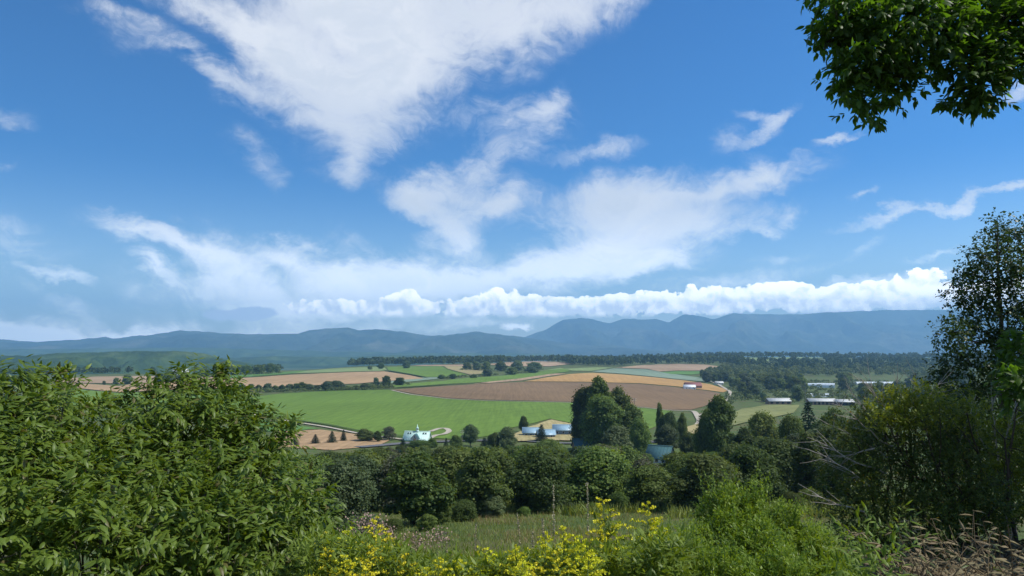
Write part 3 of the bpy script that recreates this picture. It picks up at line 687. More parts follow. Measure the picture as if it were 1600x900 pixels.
# ---- the wood below the meadow
def top_limit(px):
    return np.interp(px, [100, 440, 470, 560, 600, 628, 640, 690, 720, 800, 860, 900, 930, 1000, 1008, 1050, 1058, 1120, 1200, 1280, 1400, 1600], [668, 690, 704, 700, 694, 692, 693, 692, 690, 692, 690, 692, 690, 692, 717, 718, 702, 700, 676, 660, 640, 640])
KN = {'dark': 'dark green rounded', 'mid': 'mid green leafy', 'pale': 'pale grey-green', 'conifer': 'dark pointed conifer', 'tall': 'tall narrow', 'grey': 'brownish grey'}
WROWS = [('front row of the wood', 87, 9.4, 15.5, 330, 1340), ('second row of the wood', 103, 9.4, 16, 360, 1340), ('third row of the wood', 125, 9.8, 17, 430, 1340), ('fourth row of the wood', 160, 9.8, 18, 440, 1340), ('fifth row of the wood', 190, 9.5, 19, 430, 1340), ('sixth row of the wood', 222, 9, 19, 440, 1340), ('seventh row of the wood', 256, 9, 20, 440, 1340), ('back row of the wood', 292, 8.5, 21, 450, 1340)]
for ri, (rn, d, hh, sp, pa, pb) in enumerate(WROWS):
    px = pa; cnt = 0; grp = 'trees in the ' + rn
    while px < pb:
        dd_ = d * (1 + rng.normal() * .035) * (1 - (1 - np.interp(px, [300, 600, 720, 900], [.70, .70, .84, 1.0])) * max(0, 1 - ri / 4.0)); top = top_limit(px) + rng.random() * 6
        if 1180 < px: dd_ *= 1.0
        x = tx(px, 700) * dd_; z0 = float(terr(x, dd_)); hmax = tz(top) * dd_ - z0; h = hh * ((.68 if ri < 3 else 1.0) + .62 * rng.random() ** .8)
        if ri == 0: h *= .95
        k = rng.choice(['dark', 'mid', 'pale', 'conifer', 'tall', 'grey'], p=[.38, .26, .10, .09, .11, .06] if ri > 1 else [.46, .27, .05, .05, .13, .04])
        h = min(h, hmax)
        if h > 4.2:
            o = tree_at(k, x, dd_, h, 1.0 + .6 * rng.random(), 'tree', sink=.7)
            o['group'] = grp; o['label'] = f'{KN[k]} tree, {ordinal(cnt)} from the left in the {rn}'; cnt += 1
        px += F * sp * .38 / dd_ * (.75 + .5 * rng.random())
ge = 'low bushes along the front edge of the wood'
for i, px in enumerate(np.arange(470, 1300, 38)):
    d_ = 84 * np.interp(px, [300, 600, 720, 900], [.70, .70, .84, 1.0]) * (1 + rng.normal() * .02); px = px + rng.normal() * 6
    o = tree_at(['mid', 'dark', 'pale'][rng.integers(3)], tx(px, 800) * d_, d_, 1.2 + 1.3 * rng.random(), 1.3 + rng.random() * .5, 'bush', sink=.3)
    o['label'] = f'low leafy bush, {ordinal(i)} from the left along the meadow edge of the wood'; o['group'] = ge; o['category'] = 'bush'
# ---- named trees
g1 = 'young firs beside the small stubble patch'
for i, (px, top, d) in enumerate([(461, 679, 330), (493, 677, 335), (519, 672, 340), (537, 670, 350)]):
    tree_px('conifer', px, top, d, [20, 20, 22, 14][i], f'dark young fir, {ordinal(i)} from the left beside the small stubble patch', group=g1)
tree_px('dark', 570, 670, 350, 34, 'dark bushy tree between the firs and the chapel')
tree_px('grey', 609, 666, 352, 27, 'brownish grey rounded tree just left of the chapel')
tree_px('tall', 590, 673, 345, 16, 'slim green tree left of the brownish grey tree by the chapel')
tree_px('pale', 735, 663, 325, 27, 'grey-green tree standing right of the chapel by the road')
tree_px('pale', 792, 667, 300, 34, 'grey-green tree left of the blue-roofed houses')
tree_px('conifer', 757, 682, 305, 24, 'low dark fir between the two grey-green roadside trees')
tree_px('dark', 818, 650, 395, 16, 'small round dark tree behind the left blue roof')
tree_px('conifer', 846, 661, 345, 26, 'dark fir in front of the blue-roofed houses')
tree_px('mid', 858, 687, 230, 70, 'bright green broad tree below the blue-roofed houses')
tree_px('tall', 936, 589, 300, 56, 'tallest dark tree of the clump right of the blue-roofed houses', var=0)
tree_px('dark', 916, 606, 305, 60, 'broad dark tree at the left of the tall clump', var=0)
tree_px('dark', 962, 606, 310, 62, 'broad dark tree at the right of the tall clump', var=1)
tree_px('mid', 942, 618, 285, 76, 'mid green tree at the front of the tall clump')
tree_px('dark', 988, 632, 290, 54, 'lower dark tree leaning out at the right foot of the tall clump')
tree_px('pale', 962, 664, 240, 62, 'pale round willow in front of the tall clump')
tree_px('mid', 1000, 654, 270, 40, 'leafy tree between the tall clump and the teal roof')
tree_px('conifer', 1005, 678, 280, 9, 'small spire-shaped cypress beside the teal-roofed house')
tree_px('tall', 1030, 629, 330, 15, 'slim poplar beside the farm road')
tree_px('dark', 1045, 644, 320, 36, 'dark rounded tree beside the slim poplar')
tree_px('dark', 1065, 645, 325, 20, 'small dark round tree at the bend of the farm road')
tree_px('pale', 1042, 663, 290, 46, 'grey-green bushy tree under the slim poplar')
tree_px('mid', 1078, 675, 260, 44, 'low leafy tree right of the teal-roofed house')
tree_px('tall', 1122, 618, 215, 58, 'tall dark tree in front of the ploughed field corner', var=0)
tree_px('dark', 1105, 640, 220, 44, 'dark shorter tree at the left foot of the tall dark tree')
tree_px('mid', 1190, 644, 235, 66, 'bushy mid green tree below the dry meadow')
tree_px('mid', 1235, 650, 190, 60, 'broad leafy tree right of the dry meadow')
tree_px('conifer', 1262, 620, 200, 68, 'large dark fir in front of the long sheds')
tree_px('dark', 1160, 668, 190, 60, 'dark broad tree below the bushy mid green tree')
tree_px('dark', 1300, 640, 170, 70, 'dark broad tree behind the bare twigs')
tree_px('mid', 1350, 636, 160, 80, 'leafy tree behind the right-hand shrub', )
tree_px('mid', 1011, 708, 240, 26, 'low leafy tree covering the left corner of the large teal roof')
tree_px('dark', 1050, 712, 238, 26, 'low dark tree under the right corner of the large teal roof')
tree_px('conifer', 630, 684, 322, 16, 'low dark fir at the left foot of the chapel')
tree_px('mid', 676, 684, 320, 20, 'low leafy tree at the right foot of the chapel')
tree_px('mid', 655, 687.5, 318, 48, 'low spreading tree in front of the chapel')
tree_px('conifer', 697, 682, 300, 16, 'dark fir right of the chapel by the looping track')
tree_px('dark', 712, 680, 305, 24, 'dark round tree between the chapel fir and the road pole')
tree_px('dark', 772, 676, 300, 24, 'dark round tree beside the grey-green roadside tree')
# hedgerow behind the big green field
gh = 'trees of the hedgerow behind the big green field'
hx = [(378, 599, 16), (392, 600, 16), (404, 601, 14), (418, 599, 16), (430, 602, 13), (441, 601, 14), (452, 600, 16), (463, 599, 15), (472, 597, 17), (484, 600, 18), (495, 602, 14), (512, 596, 30), (527, 595, 32), (543, 603, 14), (556, 602, 14), (569, 599.5, 18)]
for i, (px, top, w) in enumerate(hx):
    g_ = ground_at(px, [613, 611, 610][min(2, i // 6)] - .2, 200, 3000)
    tree_px('farround', px, top, float(g_[1]) + 8, w, f'hedge tree, {ordinal(i)} from the left behind the big green field', group=gh)
misc = [(588, 590, 11, 603, 'slim round tree at the right end of the hedgerow'), (604, 587, 17, 603, 'round tree in the middle of the three beyond the hedgerow'), (624, 590, 21, 602.5, 'low spreading tree right of the three beyond the hedgerow'),
        (182, 590, 11, 600, 'small round lone tree on the tan slope'), (200, 585, 20, 600, 'larger round lone tree on the tan slope'), (163, 595, 6, 601, 'tiny bush left of the lone trees on the tan slope'),
        (250, 583, 18, 598, 'round tree at the left of the dark pair behind the shrub tip'), (266, 580, 26, 598, 'bigger tree of the dark pair behind the shrub tip'), (285, 583, 20, 597, 'dark tree right of the dark pair on the tan slope'),
        (635, 564, 16, 576, 'dark round tree on the bright green field'), (595, 567, 13, 577, 'small dark tree on the pale green slope'), (578, 571, 10, 578, 'tiny bush on the pale green slope'),
        (730, 566, 18, 578, 'bush at the left end of the hilltop copse'), (745, 565, 18, 579, 'second bush of the hilltop copse'), (760, 565, 20, 580, 'third bush of the hilltop copse'), (783, 565, 24, 580, 'fourth bush of the hilltop copse'), (808, 563.5, 26, 579, 'fifth bush of the hilltop copse'), (835, 566, 30, 578, 'broad bush at the right end of the hilltop copse'),
        (690, 585, 14, 592, 'left bush of the strip before the hilltop copse'), (708, 584, 16, 592, 'second bush of the strip before the hilltop copse'), (740, 585, 14, 591, 'third bush of the strip before the hilltop copse'), (762, 577, 20, 588, 'fourth bush of the strip before the hilltop copse'), (800, 574, 26, 586, 'fifth bush of the strip before the hilltop copse'), (830, 572, 24, 583, 'sixth bush of the strip before the hilltop copse'),
        (20, 586, 24, 600, 'dark tree at the far left field edge'), (45, 583, 20, 599, 'second dark tree at the far left field edge'), (8, 584, 20, 600, 'dark tree at the left picture edge'), (340, 572, 22, 588, 'dark tree above the shrub tip'), (320, 575, 20, 588, 'dark tree left of the shrub tip'), (366, 575, 18, 587, 'left tree of the distant roadside row'), (385, 571, 22, 586, 'second tree of the distant roadside row'), (405, 570, 22, 585, 'third tree of the distant roadside row'), (422, 568, 18, 584, 'fourth tree of the distant roadside row'), (434, 571, 12, 583, 'fifth tree of the distant roadside row')]
for (px, top, w, by, lab) in misc:
    g_ = ground_at(px, by, 200, 3000); tree_px('farround', px, top, float(g_[1]), w, lab, cat='bush' if 'bush' in lab else 'tree', name='bush' if 'bush' in lab else 'tree', group=None)
# woods on the right slope: individuals at 450-1200 m
gr = 'broadleaf trees on the wooded slope right of the ploughed field'
rw = []
def slope_ok(px, py):
    lo = np.interp(px, [1095, 1140, 1180, 1230, 1300, 1450, 1700], [596, 600, 634, 628, 628, 640, 640]); hi = np.interp(px, [1095, 1140, 1250, 1450, 1700], [590, 572, 572, 574, 574])
    if not (hi < py < lo): return False
    for (x0, x1, y0, y1) in [(1196, 1240, 615, 634), (1258, 1345, 612, 636), (1258, 1306, 598, 612), (1255, 1308, 578, 598), (1330, 1420, 580, 604), (1450, 1505, 600, 614)]:
        if x0 - 3 < px < x1 + 3 and y0 < py < y1 + 9: return False
    return True
py = 634.0; rest = []
while py > 574:
    px = 1095 + rng.random() * 12
    while px < 1520:
        if slope_ok(px, py): rw.append((px + rng.normal() * 2, py + rng.normal() * .7))
        px += 1155 * 9 / float(ground_at(px, py, 200, 3500)[1]) * (.8 + .5 * rng.random())
    py -= max(2.6, (py - 545) * .075)
rw = sorted(rw, key=lambda q: -q[1]); rest = rw[120:]; rw = rw[:120]
rw = [(px, py, k) for k, (px, py) in enumerate(rw)]
LM = [(1095, 'the red barn'), (1160, 'the ploughed field corner'), (1215, 'the short pale shed'), (1285, 'the glasshouses'), (1375, 'the long white greenhouse'), (1480, 'the tall birch'), (1640, 'the right picture edge')]
cntd = {}
for (px, py, k) in sorted(rw):
    g_ = ground_at(px, py, 200, 3500); h = (8 + 9 * rng.random()) * (1.0 if g_[1] < 900 else 1.1)
    kd = 'farround'
    o = tree_at(kd, g_[0], g_[1], h, 1.05 + .3 * rng.random(), 'tree')
    lm = min(LM, key=lambda q: abs(q[0] - px))[1]; band = 'low on the slope' if py > 612 else 'halfway up the slope' if py > 592 else 'high on the slope'
    key = (lm, band); cntd[key] = cntd.get(key, 0) + 1
    o['label'] = f'{ordinal(cntd[key] - 1)} from left of the trees {band} near {lm}'; o['group'] = gr
# far woods as masses
def wood_mass(name, label, pts, hmin, hmax, mat, wfac=.75, nq=46):
    mb = MB(); A = np.array(pts); n = len(A)
    for kk in range(n):
        x, y, z = A[kk]; h = hmin + (hmax - hmin) * rng.random(); w = h * wfac * (.7 + .5 * rng.random())
        d = rdir(nq); d[:, 2] = np.abs(d[:, 2]) * 1.0 - .25
        p = np.array((x, y, z + h * .5)) + d * np.array((w * .5, w * .5, h * .5)) * (.8 + .3 * rng.random((nq, 1)))
        nn = unit(d + rdir(nq) * .5); ax = unit(np.cross(nn, rdir(nq)))
        stamp(mb, CL, CLF2, p, ax, nn, h * .20 * (.7 + .7 * rng.random(nq)))
    o = mb.build(name, mat); tag(o, label, None, None, 'stuff'); return o
def scatter_px(poly, n, lo=200, hi=4200):
    xs = [p[0] for p in poly]; ys = [p[1] for p in poly]; out = []; t = 0
    while len(out) < n and t < n * 30:
        t += 1; q = (min(xs) + (max(xs) - min(xs)) * rng.random(), min(ys) + (max(ys) - min(ys)) * rng.random())
        if inside(q, poly): out.append(ground_at(q[0], q[1], lo, hi))
    return out
def line_px(pts, n, jit=.8, back=120):
    out = []; L = np.array(pts, float)
    for k in range(n):
        u = rng.random() * (len(L) - 1); i = min(int(u), len(L) - 2); q = L[i] + (L[i + 1] - L[i]) * (u - i)
        g_ = ground_at(q[0], q[1] + rng.normal() * jit * .3, 300, 4200); y = g_[1] + rng.random() * back; x = g_[0] * y / g_[1]
        out.append((x, y, float(terr(x, y))))
    return out
M_fs = leafmat('slope wood foliage', (.060, .090, .028), (.185, .215, .080), .3, .8, .1, .03, 0)
M_fw = leafmat('distant wood foliage', (.028, .050, .016), (.085, .115, .036), .15, .8, .1, .02, 0)
wood_mass('woods', 'long dark wood along the ridge below the mountains', line_px([(545, 573), (640, 571), (740, 570), (800, 568)], 420) + line_px([(790, 566), (880, 567), (900, 572), (960, 573), (1060, 570), (1140, 571), (1160, 575)], 640, back=260) + line_px([(880, 562), (960, 561), (1060, 560), (1160, 560), (1290, 560), (1480, 561), (1700, 561)], 800, back=500), 11, 24, M_fw, nq=30)
wood_mass('woods', 'dark wood behind the white greenhouses on the right', scatter_px([(1140, 566), (1300, 566), (1460, 568), (1700, 570), (1700, 583), (1440, 580), (1300, 582), (1250, 580), (1150, 577)], 330) + scatter_px([(1285, 559), (1460, 560), (1700, 562), (1700, 572), (1420, 570), (1290, 566)], 260), 14, 22, M_fw)
wood_mass('woods', 'dense broadleaf woods between the barns and greenhouses on the right', [ground_at(px + 3 * rng.normal(), py + .5 * rng.normal(), 200, 3500) for px, py in rest for _ in range(2)], 10, 15, M_fs, nq=60)
wood_mass('shrubbery', 'low trees and bushes filling the ground between the sheds and greenhouses', [q for q in scatter_px([(1140, 606), (1190, 600), (1300, 596), (1520, 600), (1520, 634), (1240, 632), (1170, 628), (1130, 640)], 700, 200, 3500)], 3.5, 6.5, M_fs, 1.1, nq=40)
wood_mass('shrubbery', 'low scrub growing between the hedgerow trees', line_px([(372, 614), (430, 613.5), (500, 612), (580, 609.5), (612, 607.5)], 170, back=9) + line_px([(575, 604), (640, 602)], 30, back=9) + line_px([(690, 592.5), (760, 588), (830, 583)], 90, back=12) + line_px([(720, 579), (850, 579)], 90, back=25) + line_px([(350, 588), (440, 584)], 60, back=25) + line_px([(0, 602), (60, 600)], 30, back=15), 1.6, 5.0, M_fs, 1.5, nq=36)
wood_mass('woods', 'wood between the greenhouses and the ridge on the right', scatter_px([(1230, 573), (1450, 573), (1450, 588), (1230, 589)], 520, 200, 4200), 8, 13, M_fs, nq=40)
wood_mass('woods', 'patchy wood along the foot of the left hills', line_px([(-250, 586), (0, 586), (100, 586), (200, 584), (330, 583)], 150, back=200) + line_px([(340, 584), (400, 582), (440, 580)], 60, back=150), 11, 17, M_fw)

# ------------------------------------------------------------------ buildings
M_mint = plain('mint metal roof', (.56, .78, .68), .55, .4, .08, 2)
M_mintd = plain('mint painted wood', (.50, .66, .58), .6, .3, .1, 2)
M_wall = plain('pale wall', (.62, .60, .54), .8, .2, .1, 2)
M_glass = plain('dark window glass', (.03, .04, .05), .15, .6, .2, 2)
M_blue = plain('light blue metal roof', (.29, .44, .52), .45, .5, .12, 2)
M_bluewall = plain('grey blue boarding', (.13, .19, .24), .7, .3, .2, 3)
M_teal = plain('teal metal roof', (.05, .12, .13), .75, .2, .12, 2)
M_woodw = plain('brown boarding', (.22, .15, .10), .8, .2, .25, 3)
M_redr = plain('dull red roof', (.26, .11, .10), .7, .3, .15, 2)
M_white = plain('white painted metal', (.78, .80, .80), .5, .4, .05, 2)
M_grh = plain('greenhouse film', (.66, .72, .74), .4, .5, .10, .5)
M_shed = plain('pale grey roof sheets', (.60, .60, .56), .6, .4, .15, .8)
M_dark = plain('dark opening', (.03, .03, .03), .9, .1, .2, 2)
def part(name, mat, parent, fn, smooth=False):
    mb = MB(); fn(mb); return mb.build(name, mat, parent, smooth)
def place(name, label, cat, px, py, d, yaw, lift=0):
    x = tx(px, py) * d; return thing(name, label, cat, (x, d, float(terr(x, d)) + lift), R(yaw))
def gable_walls(mb, w, dp, h, rh):
    x, y = w / 2, dp / 2
    v = [(-x, -y, -1.5), (x, -y, -1.5), (x, y, -1.5), (-x, y, -1.5), (-x, -y, h), (x, -y, h), (x, y, h), (-x, y, h), (-x, 0, h + rh), (x, 0, h + rh)]
    mb.add(v, [(0, 1, 5, 4), (2, 3, 7, 6)]); mb.add(v, [(1, 2, 6, 9, 5), (3, 0, 4, 8, 7)])
def gable_roof(mb, w, dp, h, rh, ov=.45, th=.14):
    x = w / 2 + ov; y = dp / 2; s = rh / y; ye = y + ov
    for sg in (-1, 1):
        v = [(-x, sg * ye, h - ov * s + .02), (x, sg * ye, h - ov * s + .02), (x, sg * .002, h + rh + .02), (-x, sg * .002, h + rh + .02)]
        v += [(a, b, c + th) for a, b, c in v]
        mb.add(v, [(0, 3, 2, 1), (4, 5, 6, 7), (0, 1, 5, 4), (1, 2, 6, 5), (2, 3, 7, 6), (3, 0, 4, 7)])
    v = [(-x, -.22, h + rh + th - .02), (x, -.22, h + rh + th - .02), (x, .22, h + rh + th - .02), (-x, .22, h + rh + th - .02), (-x, 0, h + rh + th + .16), (x, 0, h + rh + th + .16)]
    mb.add(v, [(0, 1, 5, 4), (2, 3, 4, 5)]); mb.add(v, [(0, 4, 3), (1, 2, 5)])      # ridge cap
    for k in range(int(w / .9)):       # standing seams
        xs = -x + .3 + k * (2 * x - .6) / max(1, int(w / .9) - 1)
        for sg in (-1, 1):
            v = [(xs - .03, sg * ye, h - ov * s + th + .02), (xs + .03, sg * ye, h - ov * s + th + .02), (xs + .03, sg * .03, h + rh + th + .0), (xs - .03, sg * .03, h + rh + th + .0)]
            v += [(a, b, c + .03) for a, b, c in v]; mb.add(v, [(4, 5, 6, 7), (0, 1, 5, 4), (1, 2, 6, 5), (3, 0, 4, 7)])
def window(parent, cx, cy, cz, w, h, axis='y', mat_f=None, sgn=-1):
    def fr(mb):
        t = .07; o = sgn * .04
        for a, b, c, d in ((-w/2, w/2, -h/2, -h/2 + t), (-w/2, w/2, h/2 - t, h/2), (-w/2, -w/2 + t, -h/2 + t, h/2 - t), (w/2 - t, w/2, -h/2 + t, h/2 - t)):
            if axis == 'y': box(mb, cx + a, cx + b, min(cy, cy + 2 * o), max(cy, cy + 2 * o), cz + c, cz + d)
            else: box(mb, min(cx, cx + 2 * o), max(cx, cx + 2 * o), cy + a, cy + b, cz + c, cz + d)
    f = part('window', mat_f or M_white, parent, fr)
    def pn(mb):
        o = sgn * .015
        if axis == 'y': box(mb, cx - w/2 + .07, cx + w/2 - .07, min(cy, cy + 2*o), max(cy, cy + 2*o), cz - h/2 + .07, cz + h/2 - .07)
        else: box(mb, min(cx, cx + 2*o), max(cx, cx + 2*o), cy - w/2 + .07, cy + w/2 - .07, cz - h/2 + .07, cz + h/2 - .07)
    part('pane', M_glass, f, pn)
def house(name, label, cat, px, py, d, yaw, w, dp, h, rh, rm, wm, wins=3, lift=0):
    t = place(name, label, cat, px, py, d, yaw, lift)
    part('wall', wm, t, lambda mb: gable_walls(mb, w, dp, h, rh)); rf = part('roof', rm, t, lambda mb: gable_roof(mb, w, dp, h, rh))
    for k in range(wins): window(t, -w / 2 + w * (k + .7) / (wins + .4), -dp / 2, h * .55, 1.1, 1.2)
    part('door', M_woodw, t, lambda mb: box(mb, w * .38, w * .38 + .95, -dp / 2 - .06, -dp / 2 + .02, 0, 2.05))
    return t, rf
# chapel: steep mint roof, gabled porch, two pairs of skylights, small belfry with a spire
ch = place('chapel', 'small chapel with mint roof, gabled porch and thin pale spire', 'chapel', 652, 689, 350, -9)
CW, CD, CH_, CR = 11.4, 6.6, .9, 3.3
part('wall', M_mintd, ch, lambda mb: gable_walls(mb, CW, CD, CH_, CR))
rf = part('roof', M_mint, ch, lambda mb: gable_roof(mb, CW, CD, CH_, CR, .5))
def on_roof(mb, x0, x1, t0, t1, up, th=.12):
    y = CD / 2; 
    def pt(x, t): return (x, -y * (1 - t), CH_ + CR * t + .16)
    n = np.array((0, -CR, y)) / math.hypot(CR, y)
    v = [pt(x0, t0), pt(x1, t0), pt(x1, t1), pt(x0, t1)]; v = [tuple(np.array(q) + n * up) for q in v]; v2 = [tuple(np.array(q) + n * th) for q in v]
    mb.add(v + v2, [(4, 5, 6, 7), (0, 1, 5, 4), (1, 2, 6, 5), (2, 3, 7, 6), (3, 0, 4, 7)])
for xs in (-4.4, -3.3, 2.9, 4.0):
    s_ = part('skylight', M_mintd, rf, lambda mb: on_roof(mb, xs - .05, xs + .80, .62, .83, 0, .10)); part('skylight_pane', M_glass, rf, lambda mb: on_roof(mb, xs + .03, xs + .72, .64, .81, .10, .03))
def porch(mb):
    w, y0, y1, h, rh = 1.8, -CD / 2 - 1.0, -CD / 2 + 2.0, 1.5, 1.8
    v = [(-w, y0, -1), (w, y0, -1), (w, y0, h), (0, y0, h + rh), (-w, y0, h), (-w, y1, -1), (w, y1, -1), (w, y1, h), (0, y1, h + rh), (-w, y1, h)]
    mb.add(v, [(0, 1, 2, 3, 4)]); mb.add(v, [(1, 6, 7, 2), (5, 0, 4, 9)])
part('porch', M_wall, ch, porch)
def porch_roof(mb):
    w, y0, y1, h, rh = 2.1, -CD / 2 - 1.3, -CD / 2 + 2.1, 1.25, 2.2
    for sg in (-1, 1):
        v = [(sg * w, y0, h), (sg * w, y1, h), (0, y1, h + rh), (0, y0, h + rh)]; v += [(a, b, c + .14) for a, b, c in v]
        mb.add(v, [(0, 1, 2, 3), (4, 5, 6, 7), (0, 1, 5, 4), (3, 0, 4, 7)])
part('porch_roof', M_teal, ch, porch_roof)
window(ch, 0, -CD / 2 - 1.0, 2.2, .8, .8); part('porch_door', M_woodw, ch, lambda mb: box(mb, -.6, .6, -CD / 2 - 1.06, -CD / 2 - .98, -.5, 1.6))
for xs in (-4.2, -2.9, 3.0, 4.3): window(ch, xs, -CD / 2, .7, .8, 1.0)
def belfry(mb):
    zr = CH_ + CR; box(mb, -.55, .55, -.55, .55, zr - .4, zr + .7)
bf = part('belfry', M_mintd, ch, belfry)
def posts(mb):
    zr = CH_ + CR + .7
    for a in (-.42, .42):
        for b in (-.42, .42): box(mb, a - .08, a + .08, b - .08, b + .08, zr + .002, zr + .75)
part('belfry_posts', M_white, bf, posts)
def spire(mb):
    z = CH_ + CR + 1.45; v = [(-.66, -.66, z), (.66, -.66, z), (.66, .66, z), (-.66, .66, z), (-.24, -.24, z + .6), (.24, -.24, z + .6), (.24, .24, z + .6), (-.24, .24, z + .6), (0, 0, z + 2.2)]
    mb.add(v, [(0, 1, 5, 4), (1, 2, 6, 5), (2, 3, 7, 6), (3, 0, 4, 7), (3, 2, 1, 0)]); mb.add(v, [(4, 5, 8), (5, 6, 8), (6, 7, 8), (7, 4, 8)])
part('spire', M_mint, ch, spire)
part('bell', M_reed, bf, lambda mb: tube(mb, [(0, 0, CH_ + CR + 1.4), (0, 0, CH_ + CR + 1.2), (0, 0, CH_ + CR + .95)], [.08, .2, .3], 10), True)
house('farmhouse', 'long low house with light blue roof, left one of the cluster', 'house', 830, 671, 375, -4, 8.2, 6, 2.0, 2.1, M_blue, M_bluewall)
house('farmhouse', 'low house with light blue roof, middle of the cluster behind a fir', 'house', 853, 673, 365, 4, 8.4, 6, 1.9, 2.0, M_blue, M_bluewall)
house('farmhouse', 'grey-walled house with light blue roof, right one of the cluster', 'house', 880, 671, 378, -3, 10.2, 6, 2.9, 2.2, M_blue, M_bluewall)
house('cottage', 'cottage with dark teal roof hidden between the trees', 'house', 912, 698, 300, 8, 8, 7, 2.6, 3.0, M_teal, M_woodw)
house('cottage', 'cottage with large teal roof and pale gable beside the cypress', 'house', 1032, 724, 262, -30, 8.0, 8.0, 1.9, 3.6, M_teal, M_white)
house('barn', 'dull red-roofed barn at the end of the orange field', 'barn', 1082, 592.5, 1010, 6, 22, 11, 3.6, 4.2, M_redr, M_woodw)
house('farmhouse', 'white farmhouse in front of the red-roofed barn', 'house', 1077, 594.8, 985, -4, 15, 8, 3.0, 2.6, M_white, M_white)
house('shed', 'pale roofed shed behind the red barn among trees', 'shed', 1123, 585, 1120, 3, 12, 7, 3, 2, M_shed, M_wall)
house('hall', 'pale hall standing below the left hills behind the shrub', 'hall', 282, 584, 1250, 5, 24, 13, 6, 5, M_shed, M_wall, 4)
house('farmhouse', 'tiny farmhouse by the distant roadside trees on the left', 'house', 389, 583.5, 1290, 20, 9, 7, 3, 3, M_redr, M_wall, 2)
def long_shed(label, px, py, d, yaw, w, dp, h, rh, rm, wm, name='shed', n=8):
    t = place(name, label, 'shed' if name == 'shed' else 'greenhouse', px, py, d, yaw)
    part('wall', wm, t, lambda mb: gable_walls(mb, w, dp, h, rh)); part('roof', rm, t, lambda mb: gable_roof(mb, w, dp, h, rh, .4, .2))
    for k in range(n): part('opening', M_dark, t, lambda mb: box(mb, -w / 2 + w * (k + .25) / n, -w / 2 + w * (k + .75) / n, -dp / 2 - .05, -dp / 2 + .02, .6, h - .5))
    return t
def tunnel(label, px, py, d, yaw, w, dp, h, bays=1, name='greenhouse'):
    t = place(name, label, 'greenhouse', px, py, d, yaw)
    for b in range(bays):
        def fn(mb):
            n = 9; y0 = -dp * bays / 2 + b * dp; v = []
            for xs in (-w / 2, w / 2):
                for k in range(n + 1):
                    a = math.pi * k / n; v.append((xs, y0 + dp / 2 - math.cos(a) * dp / 2, h * .45 + math.sin(a) * h * .55))
                v.append((xs, y0 + dp, -1)); v.append((xs, y0, -1))
            q = n + 3; f = [(k, k + 1, q + k + 1, q + k) for k in range(n)] + [(n, n + 1, q + n + 1, q + n), (n + 2, 0, q, q + n + 2)]
            mb.add(v, f); mb.add(v, [tuple(range(q)), tuple(range(2 * q - 1, q - 1, -1))])
        part('film_cover', M_grh, t, fn)
    def ribs(mb):
        for k in range(int(w / 4) + 1):
            xs = -w / 2 + k * w / int(w / 4)
            for b in range(bays):
                y0 = -dp * bays / 2 + b * dp
                tube(mb, [(xs, y0 + dp / 2 - math.cos(a) * (dp / 2 + .05), h * .45 + math.sin(a) * (h * .55 + .08)) for a in np.linspace(0, math.pi, 9)], .12, 4)
    part('hoops', M_shed, t, ribs); return t
long_shed('short pale-roofed shed above the yellow meadow', 1216, 628, 720, 4, 22, 9, 3, 2.4, M_shed, M_woodw, n=4)
long_shed('long pale-roofed cattle shed behind the bare twigs, left one', 1283, 628, 715, -2, 26, 10, 3.6, 2.2, M_shed, M_woodw, n=7)
long_shed('long pale-roofed cattle shed behind the bare twigs, right one', 1318, 628.5, 712, -2, 17, 10, 3.4, 2.0, M_shed, M_dark, n=4)
tunnel('white tunnel greenhouse among trees, left of the middle pair', 1270, 610, 860, 3, 16, 7, 4.0)
tunnel('white tunnel greenhouse among trees, right of the middle pair', 1291, 610, 862, 2, 14, 7, 4.0)
tunnel('bright white domed greenhouse on the upper slope', 1290, 592.5, 1080, -24, 24, 11, 6.5)
tunnel('pale greenhouse just left of the bright domed one', 1270, 592, 1110, -24, 22, 10, 4.5)
tunnel('very long white greenhouse on the upper slope', 1376, 590, 1180, 0, 84, 9, 5.2, 2)
tunnel('white greenhouse seen through the birch leaves, left one', 1462, 612, 900, 0, 18, 9, 5)
tunnel('white greenhouse seen through the birch leaves, right one', 1488, 612, 905, 0, 16, 9, 5.4)
def pole(label, px, top, d):
    x = tx(px, top) * d; z0 = float(terr(x, d)); h = tz(top) * d - z0
    t = thing('utility_pole', label, 'utility pole', (x, d, z0), R(20))
    part('pole', M_barkpale, t, lambda mb: tube(mb, [(0, 0, -1), (0, 0, h * .5), (0, 0, h)], [.17, .15, .12], 8), True)
    for zc in (h - .5, h - 1.2):
        ca = part('crossarm', M_barkpale, t, lambda mb: box(mb, -.9, .9, -.06, .06, zc, zc + .12))
        for q in (-.8, -.3, .3, .8): part('insulator', M_white, ca, lambda mb: tube(mb, [(q, 0, zc + .121), (q, 0, zc + .3)], [.06, .04], 6))
pole('grey utility pole right of the tall tree clump', 991, 622, 300)
pole('utility pole at the road right of the chapel', 722, 672, 318)
pole('utility pole beside the long cattle shed', 1258, 598, 700)

